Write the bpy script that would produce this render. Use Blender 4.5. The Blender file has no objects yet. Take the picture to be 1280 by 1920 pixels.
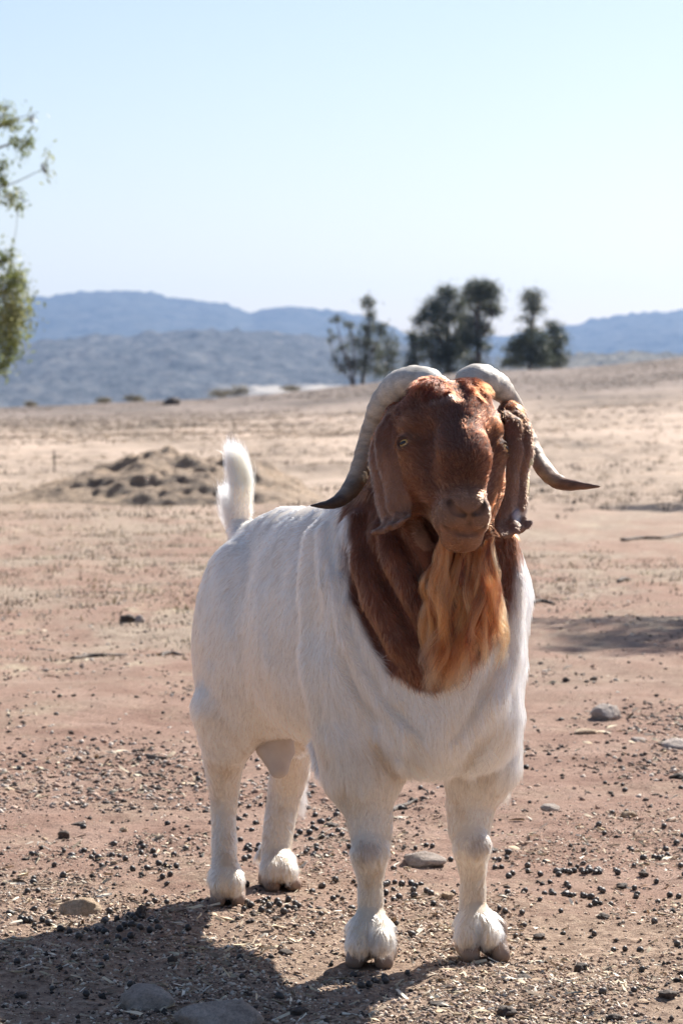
import bpy, math, random
import numpy as np
from mathutils import Vector

# ------------------------------------------------------------------ scene, camera, sky, sun
scene = bpy.context.scene
COL = scene.collection
FPX = 5800.0            # focal length in photograph pixels (photo is 1280 x 1920)
CAMH = 0.955            # camera height
HOR = 740.0             # photograph row of the true horizon

def P(px, py, Y):
    """world point seen at photo pixel (px,py) at distance Y"""
    return np.array([(px - 640.0) * Y / FPX, Y, CAMH - (py - HOR) * Y / FPX])

cam_d = bpy.data.cameras.new('camera')
cam = bpy.data.objects.new('camera', cam_d)
COL.objects.link(cam)
cam.location = (0, 0, CAMH)
cam.rotation_euler = (math.radians(90), 0, 0)
cam_d.sensor_width = 36.0
cam_d.sensor_height = 36.0
cam_d.lens = FPX / 1920.0 * 36.0
cam_d.shift_y = -(960.0 - HOR) / 1920.0
cam_d.clip_start = 0.1
cam_d.clip_end = 30000
cam_d.dof.use_dof = True
cam_d.dof.focus_distance = 5.03
cam_d.dof.aperture_fstop = 12.5
scene.camera = cam

SUN_AZ = math.radians(32)      # to the right of the view direction (behind the goat)
SUN_EL = math.radians(39)
world = bpy.data.worlds.new('World')
scene.world = world
world.use_nodes = True
wn = world.node_tree
bg = wn.nodes['Background']
sky = wn.nodes.new('ShaderNodeTexSky')
sky.sky_type = 'NISHITA'
sky.sun_disc = False
sky.sun_elevation = SUN_EL
sky.sun_rotation = SUN_AZ
sky.air_density = 1.0
sky.dust_density = 0.8
sky.ozone_density = 2.2
tint = wn.nodes.new('ShaderNodeMix'); tint.data_type = 'RGBA'; tint.blend_type = 'MULTIPLY'
tint.inputs[0].default_value = 1.0
tint.inputs[7].default_value = (1.0, .95, .965, 1)
wn.links.new(sky.outputs[0], tint.inputs[6])
wn.links.new(tint.outputs[2], bg.inputs[0])
bg.inputs[1].default_value = 0.062
sun_d = bpy.data.lights.new('sun', 'SUN')
sun_d.energy = 5.0
sun_d.angle = math.radians(0.53)
sun_d.color = (1.0, 0.95, 0.88)
sun = bpy.data.objects.new('sun', sun_d)
COL.objects.link(sun)
sdir = Vector((math.sin(SUN_AZ) * math.cos(SUN_EL), math.cos(SUN_AZ) * math.cos(SUN_EL), math.sin(SUN_EL)))
sun.rotation_euler = sdir.to_track_quat('Z', 'Y').to_euler()
sun.location = (30, 50, 40)
scene.view_settings.view_transform = 'Standard'
scene.view_settings.look = 'None'
scene.view_settings.gamma = 1.0
scene.view_settings.exposure = 1.0
scene.render.engine = 'CYCLES'
scene.cycles.use_denoising = True
scene.cycles.max_bounces = 14
scene.cycles.diffuse_bounces = 5
scene.cycles.glossy_bounces = 12
scene.cycles.transmission_bounces = 12
scene.cycles.volume_bounces = 0
scene.cycles.sample_clamp_indirect = 6

# ------------------------------------------------------------------ helpers
RNG = np.random.default_rng(7)

def hash3(ix, iy, iz, seed):
    h = (ix.astype(np.int64) * 374761393 + iy.astype(np.int64) * 668265263 + iz.astype(np.int64) * 2147483647 + seed * 1274126177) & 0xFFFFFFFF
    h = ((h ^ (h >> 13)) * 1274126177) & 0xFFFFFFFF
    h = ((h ^ (h >> 16)) * 2246822519) & 0xFFFFFFFF
    h = h ^ (h >> 15)
    return (h & 0xFFFFFF).astype(np.float64) / 0xFFFFFF

def vnoise(p, s, seed=0):
    """smooth value noise in [-1,1]; p (N,3), s cell size (number or 3)"""
    q = np.asarray(p, dtype=np.float64) / np.asarray(s, dtype=np.float64)
    i = np.floor(q)
    f = q - i
    f = f * f * (3 - 2 * f)
    i = i.astype(np.int64)
    r = 0.0
    for a in (0, 1):
        for b in (0, 1):
            for c in (0, 1):
                w = (f[:, 0] if a else 1 - f[:, 0]) * (f[:, 1] if b else 1 - f[:, 1]) * (f[:, 2] if c else 1 - f[:, 2])
                r = r + w * hash3(i[:, 0] + a, i[:, 1] + b, i[:, 2] + c, seed)
    return r * 2 - 1

def fnoise(p, s, seed=0, octs=4, gain=0.5):
    r = 0.0
    a = 1.0
    t = 0.0
    s = np.asarray(s, dtype=np.float64)
    for k in range(octs):
        r = r + a * vnoise(p, s / (2.03 ** k), seed + 17 * k)
        t += a
        a *= gain
    return r / t

def sst(a, b, x):
    t = np.clip((x - a) / (b - a), 0, 1)
    return t * t * (3 - 2 * t)

def mesh_np(name, V, F, mat=None, parent=None, smooth=True, col=None):
    """one mesh object from numpy arrays; F is a list of int arrays (n,3) or (n,4)"""
    me = bpy.data.meshes.new(name)
    if not isinstance(F, (list, tuple)):
        F = [F]
    V = np.asarray(V, dtype=np.float32)
    me.vertices.add(len(V))
    me.vertices.foreach_set('co', V.ravel())
    tot = sum(f.size for f in F)
    n = sum(len(f) for f in F)
    me.loops.add(tot)
    me.polygons.add(n)
    me.loops.foreach_set('vertex_index', np.concatenate([np.asarray(f, dtype=np.int32).ravel() for f in F]))
    sizes = np.concatenate([np.full(len(f), f.shape[1], dtype=np.int32) for f in F])
    starts = np.concatenate([[0], np.cumsum(sizes)[:-1]]).astype(np.int32)
    me.polygons.foreach_set('loop_start', starts)
    if smooth:
        me.polygons.foreach_set('use_smooth', np.ones(n, dtype=bool))
    me.update(calc_edges=True)
    if col is not None:
        at = me.color_attributes.new('Col', 'FLOAT_COLOR', 'POINT')
        c4 = np.ones((len(V), 4), dtype=np.float32)
        c4[:, :3] = col
        at.data.foreach_set('color', c4.ravel())
    ob = bpy.data.objects.new(name, me)
    COL.objects.link(ob)
    if mat is not None:
        me.materials.append(mat)
    if parent is not None:
        ob.parent = parent
    return ob

def tag(o, label=None, cat=None, group=None, kind=None):
    if label: o['label'] = label
    if cat: o['category'] = cat
    if group: o['group'] = group
    if kind: o['kind'] = kind
    return o

class Nodes:
    def __init__(self, name):
        self.m = bpy.data.materials.new(name)
        self.m.use_nodes = True
        self.t = self.m.node_tree
        self.b = self.t.nodes['Principled BSDF']
        self.b.inputs['Roughness'].default_value = 0.8
    def n(self, typ, **kw):
        nd = self.t.nodes.new(typ)
        for k, v in kw.items():
            if k.startswith('i_'):
                nd.inputs[k[2:].replace('_', ' ')].default_value = v
            else:
                setattr(nd, k, v)
        return nd
    def l(self, a, b):
        self.t.links.new(a, b)
    def attr(self, name='Col'):
        return self.n('ShaderNodeAttribute', attribute_name=name).outputs['Color']
    def noise(self, scale, detail=4, rough=0.6, vec=None, dist=0.0):
        nd = self.n('ShaderNodeTexNoise')
        nd.inputs['Scale'].default_value = scale
        nd.inputs['Detail'].default_value = detail
        nd.inputs['Roughness'].default_value = rough
        nd.inputs['Distortion'].default_value = dist
        if vec is None:
            vec = self.pos()
        self.l(vec, nd.inputs['Vector'])
        return nd.outputs['Fac']
    def pos(self, scale=None):
        g = self.n('ShaderNodeNewGeometry').outputs['Position']
        if scale is None:
            return g
        mp = self.n('ShaderNodeMapping')
        mp.inputs['Scale'].default_value = scale
        self.l(g, mp.inputs['Vector'])
        return mp.outputs[0]
    def obj(self, scale=(1, 1, 1)):
        g = self.n('ShaderNodeTexCoord').outputs['Object']
        mp = self.n('ShaderNodeMapping')
        mp.inputs['Scale'].default_value = scale
        self.l(g, mp.inputs['Vector'])
        return mp.outputs[0]
    def ramp(self, fac, stops):
        r = self.n('ShaderNodeValToRGB')
        e = r.color_ramp.elements
        e[0].position, e[0].color = stops[0][0], (*stops[0][1], 1)
        e[1].position, e[1].color = stops[-1][0], (*stops[-1][1], 1)
        for p, c in stops[1:-1]:
            x = e.new(p)
            x.color = (*c, 1)
        self.l(fac, r.inputs[0])
        return r.outputs[0]
    def mix(self, fac, a, b, mode='MIX'):
        m = self.n('ShaderNodeMix', data_type='RGBA', blend_type=mode)
        for s, v in ((0, fac), (6, a), (7, b)):
            if isinstance(v, (int, float)):
                m.inputs[s].default_value = v
            elif isinstance(v, tuple):
                m.inputs[s].default_value = (*v, 1)
            else:
                self.l(v, m.inputs[s])
        return m.outputs[2]
    def bump(self, h, strength=0.5, dist=0.01):
        b = self.n('ShaderNodeBump')
        b.inputs['Strength'].default_value = strength
        b.inputs['Distance'].default_value = dist
        self.l(h, b.inputs['Height'])
        self.l(b.outputs[0], self.b.inputs['Normal'])
    def base(self, c):
        if isinstance(c, tuple):
            self.b.inputs['Base Color'].default_value = (*c, 1)
        else:
            self.l(c, self.b.inputs['Base Color'])

def curves_np(name, pts, rad, col, mat, parent=None):
    """hair curves: pts (N,K,3), rad (N,K), col (N,3)"""
    N, K, _ = pts.shape
    h = bpy.data.hair_curves.new(name)
    h.add_curves([K] * N)
    h.attributes['position'].data.foreach_set('vector', pts.astype(np.float32).ravel())
    r = h.attributes.new('radius', 'FLOAT', 'POINT')
    r.data.foreach_set('value', rad.astype(np.float32).ravel())
    c = h.attributes.new('Col', 'FLOAT_COLOR', 'CURVE')
    c4 = np.ones((N, 4), dtype=np.float32)
    c4[:, :3] = col
    c.data.foreach_set('color', c4.ravel())
    h.materials.append(mat)
    o = bpy.data.objects.new(name, h)
    COL.objects.link(o)
    if parent is not None:
        o.parent = parent
    return o

# ------------------------------------------------------------------ implicit modelling (smooth unions -> one surface)
class Field:
    def __init__(self, lo, hi, h):
        self.lo = np.array(lo, float)
        self.h = h
        self.n = np.ceil((np.array(hi) - self.lo) / h).astype(int) + 1
        self.D = np.full(self.n, 1.0, dtype=np.float32)
    def _box(self, lo, hi, m):
        a = np.clip(np.floor((np.array(lo) - m - self.lo) / self.h).astype(int), 0, self.n)
        b = np.clip(np.ceil((np.array(hi) + m - self.lo) / self.h).astype(int) + 1, 0, self.n)
        if np.any(b <= a):
            return None
        ax = [self.lo[i] + self.h * np.arange(a[i], b[i]) for i in range(3)]
        sl = tuple(slice(a[i], b[i]) for i in range(3))
        X = np.stack(np.meshgrid(*ax, indexing='ij'), -1).astype(np.float32)
        return sl, X
    def _comb(self, sl, d, k, op):
        o = self.D[sl]
        if op == 'u':
            hh = np.maximum(k - np.abs(o - d), 0) / k
            self.D[sl] = np.minimum(o, d) - hh * hh * k * 0.25
        else:                                   # subtract
            d = -d
            hh = np.maximum(k - np.abs(o - d), 0) / k
            self.D[sl] = np.maximum(o, d) + hh * hh * k * 0.25
    def cone(self, a, b, ra, rb, k=0.03, op='u'):
        self.path([a, b], [ra, rb], k, op)
    def path(self, pts, rad, k=0.02, op='u'):
        """one tapered tube along a chain of points (hard union inside, smooth union with the rest)"""
        pts = np.array(pts, float); R = max(rad)
        g = self._box(pts.min(0) - R, pts.max(0) + R, k + 3 * self.h)
        if g is None: return
        sl, X = g
        best = None
        for i in range(len(pts) - 1):
            a = pts[i].astype(np.float32); ab = (pts[i + 1] - pts[i]).astype(np.float32)
            pa = X - a
            t = np.clip((pa @ ab) / float(ab @ ab), 0, 1)
            q = pa - t[..., None] * ab
            d = np.sqrt((q * q).sum(-1)) - (rad[i] + (rad[i + 1] - rad[i]) * t)
            best = d if best is None else np.minimum(best, d)
        self._comb(sl, best.astype(np.float32), k, op)
    def ell(self, c, r, axes=None, k=0.03, op='u'):
        c = np.array(c, float); r = np.array(r, float)
        A = np.eye(3) if axes is None else np.array(axes, float)
        ext = np.sqrt(((A * r[:, None]) ** 2).sum(0))
        g = self._box(c - ext, c + ext, k + 3 * self.h)
        if g is None: return
        sl, X = g
        q = (X - c.astype(np.float32)) @ A.T.astype(np.float32)
        k0 = np.sqrt(((q / r) ** 2).sum(-1))
        k1 = np.sqrt(((q / (r * r)) ** 2).sum(-1)) + 1e-9
        d = np.where(k0 < 1e-6, -r.min(), k0 * (k0 - 1) / k1)
        self._comb(sl, d.astype(np.float32), k, op)
    def cut_below(self, z):
        zz = self.lo[2] + self.h * np.arange(self.n[2])
        d = (z - zz).astype(np.float32)
        self.D = np.maximum(self.D, d[None, None, :])
    def mesh(self):
        D = self.D
        S = D < 0
        c = np.zeros(np.array(S.shape) - 1, dtype=np.uint8)
        for i in (0, 1):
            for j in (0, 1):
                for k in (0, 1):
                    c += S[i:S.shape[0] - 1 + i, j:S.shape[1] - 1 + j, k:S.shape[2] - 1 + k]
        cells = np.argwhere((c > 0) & (c < 8))
        idx = np.full(c.shape, -1, dtype=np.int64)
        idx[tuple(cells.T)] = np.arange(len(cells))
        acc = np.zeros((len(cells), 3)); cnt = np.zeros(len(cells))
        cor = {}
        for i in (0, 1):
            for j in (0, 1):
                for k in (0, 1):
                    cor[(i, j, k)] = D[cells[:, 0] + i, cells[:, 1] + j, cells[:, 2] + k].astype(float)
        for a in cor:
            for ax in range(3):
                if a[ax] == 0:
                    b = tuple(1 if q == ax else a[q] for q in range(3))
                    va, vb = cor[a], cor[b]
                    m = (va < 0) != (vb < 0)
                    t = np.where(m, va / np.where(m, va - vb, 1), 0)
                    p = np.tile(np.array(a, float), (len(cells), 1))
                    p[:, ax] += t
                    acc[m] += p[m]
                    cnt[m] += 1
        V = self.lo + self.h * (cells + acc / cnt[:, None])
        Q = []
        for ax in range(3):
            s0 = [slice(1, -1)] * 3; s1 = [slice(1, -1)] * 3
            s0[ax] = slice(0, -1); s1[ax] = slice(1, None)
            A = S[tuple(s0)]; B = S[tuple(s1)]
            e = np.argwhere(A != B)
            off = np.array([1, 1, 1]); off[ax] = 0
            e = e + off
            ins = S[e[:, 0], e[:, 1], e[:, 2]]
            u, v = (ax + 1) % 3, (ax + 2) % 3
            def cell(du, dv):
                w = e.copy(); w[:, u] -= du; w[:, v] -= dv
                return idx[w[:, 0], w[:, 1], w[:, 2]]
            q = np.stack([cell(1, 1), cell(0, 1), cell(0, 0), cell(1, 0)], 1)
            q[~ins] = q[~ins][:, ::-1]
            Q.append(q)
        return V, np.concatenate(Q)

def smooth_mesh(V, Q, it=2, lam=0.5):
    n = len(V)
    e = np.concatenate([Q[:, [0, 1]], Q[:, [1, 2]], Q[:, [2, 3]], Q[:, [3, 0]]])
    deg = np.bincount(e.ravel(), minlength=n).astype(float)
    for k in range(it):
        for l in (lam, -lam * 1.04):
            s = np.stack([np.bincount(e[:, 0], V[e[:, 1], j], n) + np.bincount(e[:, 1], V[e[:, 0], j], n) for j in range(3)], 1)
            V = V + l * (s / deg[:, None] - V)
    return V

def vnormals(V, Q):
    fn = np.cross(V[Q[:, 2]] - V[Q[:, 0]], V[Q[:, -1]] - V[Q[:, 1]])
    N = np.zeros_like(V)
    for j in range(Q.shape[1]):
        for a in range(3):
            N[:, a] += np.bincount(Q[:, j], fn[:, a], len(V))
    return N / (np.linalg.norm(N, axis=1)[:, None] + 1e-12)

def nrm(v):
    return v / (np.linalg.norm(v, axis=-1, keepdims=True) + 1e-12)
# ------------------------------------------------------------------ ground and terrain
CR_PX = np.array([-900, -200, 0, 200, 320, 430, 520, 600, 700, 800, 900, 1060, 1150, 1280, 1500, 2200])
CR_PY = np.array([772, 768, 765, 757, 751, 745, 737, 730, 718, 707, 697, 690, 683, 669, 650, 640])
HOOVES = np.array([[.0506, 5.18], [.2395, 5.24], [-.213, 5.80], [-.118, 5.97]])

def macro(x, y):
    r = np.sqrt(x * x + y * y)
    u = x / np.maximum(y, 1.0)
    px = np.where(y > 1, 640 + FPX * np.clip(u, -.27, .27), np.where(x < 0, -900, 2200))
    cz = CAMH - (np.interp(px, CR_PX, CR_PY) - HOR) * 200.0 / FPX
    up = np.clip((r - 38) / 162, 0, 1)
    z = cz * up ** 1.35
    dn = np.clip(r - 200, 0, None)
    z = z - 60 * (1 - np.exp(-dn * .06 / 60)) - .0 * dn
    return z

def micro(x, y):
    p = np.stack([x, y, np.zeros_like(x)], 1)
    r = np.sqrt(x * x + y * y)
    near = sst(14, 8, r)
    z = near * (fnoise(p, .045, 101, 3) * .0055 + fnoise(p, .17, 102, 3) * .013)
    z = z + sst(5, 12, r) * sst(90, 40, r) * (fnoise(p, (.5, .5, 1), 103, 4) * .038)
    z = z + fnoise(p, (1.9, 1.3, 1), 104, 3) * .035 * sst(7, 18, r)
    z = z + fnoise(p, (7, 5, 1), 105, 4) * .13 * sst(20, 60, r) * sst(420, 150, r)
    z = z + fnoise(p, (160, 160, 1), 106, 3) * 7 * sst(230, 500, r)
    for hx, hy in HOOVES:
        d = np.sqrt((x - hx) ** 2 + (y - hy) ** 2)
        z = z * (1 - np.exp(-(d / .07) ** 2)) - .003 * np.exp(-(d / .05) ** 2)
    return z

def gz(x, y):
    x = np.atleast_1d(np.asarray(x, float)); y = np.atleast_1d(np.asarray(y, float))
    return macro(x, y) + micro(x, y)

rs = [0.0, .5, 1.0, 1.6, 2.2, 2.8, 3.4, 3.9, 4.3]
while rs[-1] < 9.5: rs.append(rs[-1] * 1.0017)
while rs[-1] < 60: rs.append(rs[-1] * 1.0065)
while rs[-1] < 260: rs.append(rs[-1] * 1.018)
while rs[-1] < 9000: rs.append(rs[-1] * 1.06)
rs = np.array(rs)
an = [0.0]
while an[-1] < 8.0: an.append(an[-1] + .085)
while an[-1] < 180: an.append(an[-1] * 1.09)
an[-1] = 180.0
an = np.radians(np.array([-a for a in an[:0:-1]] + an))
A_, R_ = np.meshgrid(an, rs)
gx = (R_ * np.sin(A_)).ravel(); gy = (R_ * np.cos(A_)).ravel()
GVt = np.stack([gx, gy, gz(gx, gy)], 1)
na = len(an)
ii, jj = np.meshgrid(np.arange(len(rs) - 1), np.arange(na - 1), indexing='ij')
q0 = (ii * na + jj).ravel()
GQ = np.stack([q0, q0 + 1, q0 + na + 1, q0 + na], 1)[:, ::-1]

mg = Nodes('dry_ground')
pos = mg.pos()
sx = mg.n('ShaderNodeSeparateXYZ'); mg.l(pos, sx.inputs[0])
def maprange(m, v, a, b, c=0.0, d=1.0):
    r = m.n('ShaderNodeMapRange', interpolation_type='SMOOTHSTEP')
    m.l(v, r.inputs[0])
    for i, x in zip((1, 2, 3, 4), (a, b, c, d)): r.inputs[i].default_value = x
    return r.outputs[0]
def mth(m, op, a, b=None):
    r = m.n('ShaderNodeMath', operation=op)
    for i, x in enumerate((a, b)):
        if x is None: continue
        if isinstance(x, (int, float)): r.inputs[i].default_value = x
        else: m.l(x, r.inputs[i])
    return r.outputs[0]
yy = mth(mg, 'ADD', sx.outputs['Y'], mth(mg, 'MULTIPLY', mg.noise(1.3, 3), 1.6))
red = mg.ramp(mg.noise(3.2, 6, .65), [(.30, (.27, .160, .118)), (.5, (.38, .245, .185)), (.72, (.46, .32, .25))])
grit = mg.ramp(mg.noise(95, 5, .75), [(.32, (.50, .47, .45)), (.5, (1, 1, 1)), (.68, (1.35, 1.3, 1.25))])
soil = mg.mix(.8, red, grit, 'MULTIPLY')
# trampled straw and dung dust near the camera
mul = mg.ramp(mg.noise(46, 6, .8), [(.34, (.07, .048, .035)), (.45, (.30, .21, .15)), (.58, (.50, .37, .27)), (.72, (.78, .66, .50))])
mulf = mg.noise(2.6, 6, .72)
near = maprange(mg, yy, 7.3, 5.7)
mk = mth(mg, 'MULTIPLY', maprange(mg, mth(mg, 'ADD', mulf, mth(mg, 'MULTIPLY', near, .30)), .48, .70), .85)
c1 = mg.mix(mk, soil, mul)
# pale straw drifts and grey-brown litter in the middle distance
lit = mg.ramp(mg.noise(16, 6, .8), [(.28, (.13, .095, .075)), (.48, (.38, .29, .22)), (.72, (.64, .53, .40))])
midf = maprange(mg, mg.noise(1, 5, .7, mg.pos((.9, .55, 1))), .43, .60)
midm = mth(mg, 'MULTIPLY', midf, maprange(mg, yy, 9.0, 14.0))
c2 = mg.mix(midm, c1, lit)
straw = maprange(mg, mg.noise(1, 5, .75, mg.pos((1.6, .9, 1))), .56, .68)
c2 = mg.mix(mth(mg, 'MULTIPLY', mth(mg, 'MULTIPLY', straw, maprange(mg, yy, 9.0, 12.0)), .8), c2, (.56, .47, .33))
# far paddock: dry grass, bare lanes, dark scrubby bands
far = mg.ramp(mg.noise(1, 7, .72, mg.pos((.20, .055, 1))), [(.33, (.19, .15, .12)), (.45, (.40, .31, .24)), (.56, (.54, .42, .33)), (.70, (.66, .52, .42))])
far2 = mg.ramp(mg.noise(1, 5, .8, mg.pos((1.4, .5, 1))), [(.32, (.60, .58, .56)), (.5, (1, 1, 1)), (.7, (1.2, 1.15, 1.1))])
farc = mg.mix(.8, far, far2, 'MULTIPLY')
c3 = mg.mix(maprange(mg, yy, 16, 34), c2, farc)
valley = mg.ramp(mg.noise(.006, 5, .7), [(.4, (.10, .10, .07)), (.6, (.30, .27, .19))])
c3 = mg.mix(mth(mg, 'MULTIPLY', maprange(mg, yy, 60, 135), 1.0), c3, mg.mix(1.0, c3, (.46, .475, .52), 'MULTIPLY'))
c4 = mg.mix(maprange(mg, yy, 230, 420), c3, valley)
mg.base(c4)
mg.b.inputs['Roughness'].default_value = .95
mg.b.inputs['Specular IOR Level'].default_value = .15
bh = mth(mg, 'ADD', mth(mg, 'MULTIPLY', mg.noise(60, 6, .75), 1.0), mth(mg, 'MULTIPLY', mg.noise(210, 3, .7), .5))
mg.bump(bh, .9, .014)
ground = mesh_np('ground', GVt, GQ, mg.m)
tag(ground, kind='structure')

# ---- hills
def hill(name, prof, Y0, Y1, zb, mat, seed, rough):
    """prof: list of (px, py) of the crest seen at distance Y1"""
    px = np.linspace(prof[0][0], prof[-1][0], 620)
    cy = np.interp(px, [a for a, b in prof], [b for a, b in prof])
    k = np.hanning(9); k /= k.sum()
    cy = np.convolve(np.pad(cy, 4, 'edge'), k, 'valid')
    T = np.concatenate([np.linspace(0, 1, 90), 1 + np.linspace(.03, 1.0, 20)])
    X = []; 
    V = np.zeros((len(T), len(px), 3))
    for i, t in enumerate(T):
        Y = Y0 + (Y1 - Y0) * t
        x = (px - 640) * Y1 / FPX * (.75 + .25 * min(t, 1))
        zc = CAMH - (cy - HOR) * Y1 / FPX
        s = t if t <= 1 else 2 - t
        V[i, :, 0] = x; V[i, :, 1] = Y
        V[i, :, 2] = zb + (zc - zb) * (s ** .9)
    W = V.reshape(-1, 3)
    tt = np.repeat(np.minimum(T, 1), len(px))
    big = fnoise(W, (Y1 * .05, Y1 * .06, 1e9), seed, 4) * rough * 2.2 * np.sin(np.pi * np.clip(tt, 0, 1)) 
    W[:, 2] += big + np.abs(fnoise(W, (rough * 2.2, rough * 3, 1e9), seed + 3, 3)) * rough * 1.3
    n = len(px)
    i2, j2 = np.meshgrid(np.arange(len(T) - 1), np.arange(n - 1), indexing='ij')
    q = (i2 * n + j2).ravel()
    Q = np.stack([q, q + 1, q + n + 1, q + n], 1)
    return tag(mesh_np(name, W, Q, mat), kind='structure')
def hillmat(name, s, a, b, c, field=None):
    m = Nodes(name)
    col = m.ramp(m.noise(s, 6, .75), [(.33, a), (.52, b), (.72, c)])
    if field:
        fm_ = maprange(m, m.noise(1, 3, .6, m.pos(field[0])), field[1], field[1] + .06)
        col = m.mix(fm_, col, field[2])
    if field:
        sp = m.n('ShaderNodeSeparateXYZ'); m.l(m.pos(), sp.inputs[0])
        zn = mth(m, 'ADD', sp.outputs['Z'], mth(m, 'MULTIPLY', m.noise(.02, 3), 12.0))
        k = mth(m, 'MULTIPLY', mth(m, 'MULTIPLY', maprange(m, zn, 4, 8), maprange(m, zn, 17, 13)), mth(m, 'MULTIPLY', maprange(m, sp.outputs['X'], -130, -60), maprange(m, sp.outputs['X'], 60, 10)))
        col = m.mix(mth(m, 'MULTIPLY', k, .8), col, (.62, .55, .46))
    m.base(col); m.b.inputs['Roughness'].default_value = .95
    m.b.inputs['Specular IOR Level'].default_value = .1
    m.bump(m.noise(s * 2.2, 5, .8), 1.0, 6.0)
    return m.m
hill('hill', [(-2600, 700), (-800, 660), (-200, 668), (0, 652), (110, 640), (240, 634), (380, 622), (480, 624), (600, 634), (700, 642), (800, 655), (1000, 690), (1300, 720), (2200, 735), (3200, 735)], 2100, 3500, -60,
     hillmat('hill_forest', .035, (.045, .052, .052), (.105, .112, .115), (.23, .22, .20), ((.0022, .006, .01), .66, (.30, .27, .21))), 21, 9.0)
hill('hill', [(-3200, 640), (-900, 600), (-300, 585), (0, 556), (60, 562), (120, 556), (180, 548), (280, 549), (330, 566), (400, 567), (430, 573), (472, 594), (500, 582), (530, 577), (600, 582), (690, 596), (740, 618), (790, 640), (860, 642), (930, 634), (990, 628), (1060, 614), (1120, 603), (1190, 591), (1280, 586), (1500, 600), (2200, 620), (3600, 640)], 5200, 7600, -80,
     hillmat('far_hill_forest', .015, (.035, .042, .035), (.065, .072, .06), (.12, .115, .095)), 33, 14.0)
hill('hill', [(700, 742), (900, 700), (1000, 682), (1080, 668), (1160, 663), (1240, 664), (1330, 668), (1600, 672), (2400, 690)], 1500, 2600, -55,
     hillmat('slope_forest', .02, (.05, .055, .04), (.14, .125, .09), (.30, .26, .19)), 47, 5.0)

# ---- mound of eroded dirt
def mound():
    n = 150; m = 110
    U, W = np.meshgrid(np.linspace(-1, 1, n), np.linspace(-1, 1, m))
    cx, cy, hx, hy, H0 = -1.66, 28.6, 1.55, 1.5, .46
    x = cx + U.ravel() * hx; y = cy + W.ravel() * hy
    u = U.ravel(); w = W.ravel()
    prof = np.interp(u, [-1, -.75, -.5, -.2, .05, .3, .5, .75, 1], [0, .24, .50, .84, 1.0, .97, .85, .48, 0])
    e = np.clip(1 - w * w, 0, 1) ** .9
    p = np.stack([x, y, 0 * x], 1)
    hgt = H0 * prof * e
    hgt = hgt * (1 + .25 * fnoise(p, .35, 201, 4)) + fnoise(p, (.20, .14, 1), 202, 4) * .085 * np.clip(prof * e * 3, 0, 1)
    z = gz(x, y) + hgt - .03
    i2, j2 = np.meshgrid(np.arange(m - 1), np.arange(n - 1), indexing='ij')
    q = (i2 * n + j2).ravel()
    Q = np.stack([q, q + 1, q + n + 1, q + n], 1)
    mm = Nodes('mound_dirt')
    mm.base(mm.mix(.8, mm.ramp(mm.noise(3, 6, .7), [(.3, (.22, .155, .11)), (.5, (.44, .32, .22)), (.7, (.66, .48, .32))]), mm.ramp(mm.noise(22, 5, .8), [(.3, (.4, .38, .36)), (.6, (1.2, 1.15, 1.1))]), 'MULTIPLY'))
    mm.bump(mm.noise(25, 6, .8), 1, .05)
    return tag(mesh_np('mound', np.stack([x, y, z], 1), Q, mm.m), kind='structure')
mound()

# ------------------------------------------------------------------ trees
def leafmat(name, a, b, c, trans=.35, s=3.0):
    m = Nodes(name)
    at = m.attr()
    col = m.mix(1.0, at, m.ramp(m.noise(s, 3), [(.3, a), (.5, b), (.7, c)]), 'MULTIPLY')
    m.base(col)
    m.b.inputs['Roughness'].default_value = .5
    tr = m.n('ShaderNodeBsdfTranslucent')
    m.l(col, tr.inputs[0])
    mx = m.n('ShaderNodeMixShader'); mx.inputs[0].default_value = trans
    m.l(m.b.outputs[0], mx.inputs[1]); m.l(tr.outputs[0], mx.inputs[2])
    m.l(mx.outputs[0], m.t.nodes['Material Output'].inputs['Surface'])
    return m.m
def barkmat(name, a, b):
    m = Nodes(name)
    m.base(m.ramp(m.noise(1, 5, .7, m.pos((14, 14, 3))), [(.35, a), (.65, b)]))
    m.bump(m.noise(1, 4, .7, m.pos((40, 40, 8))), .6, .02)
    return m.m
L_GUM = leafmat('gum_leaf', (.11, .15, .05), (.20, .23, .08), (.34, .34, .17), .5, 2.0)
L_OAK = leafmat('dark_leaf', (.06, .072, .045), (.10, .115, .07), (.17, .175, .11), .3, .5)
L_DRY = leafmat('dry_leaf', (.14, .12, .07), (.20, .17, .10), (.28, .23, .15), .3, .5)
B_GREY = barkmat('grey_bark', (.07, .055, .045), (.20, .165, .14))

def tube(pts, rad, K=7, n=None):
    C = catmull(pts, n or (len(pts) - 1) * 5 + 1)
    R = np.interp(np.linspace(0, 1, len(C)), np.linspace(0, 1, len(rad)), rad)
    T = nrm(np.gradient(C, axis=0))
    ref = np.array([.31, .83, .17])
    N1 = nrm(np.cross(T, ref)); N2 = np.cross(T, N1)
    a = np.linspace(0, 2 * math.pi, K, endpoint=False)
    V = C[:, None] + (np.cos(a)[None, :, None] * N1[:, None] + np.sin(a)[None, :, None] * N2[:, None]) * R[:, None, None]
    m = len(C)
    i2, j2 = np.meshgrid(np.arange(m - 1), np.arange(K), indexing='ij')
    q = (i2 * K + j2).ravel(); q1 = (i2 * K + (j2 + 1) % K).ravel()
    return V.reshape(-1, 3), np.stack([q, q1, q1 + K, q + K], 1)

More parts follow.
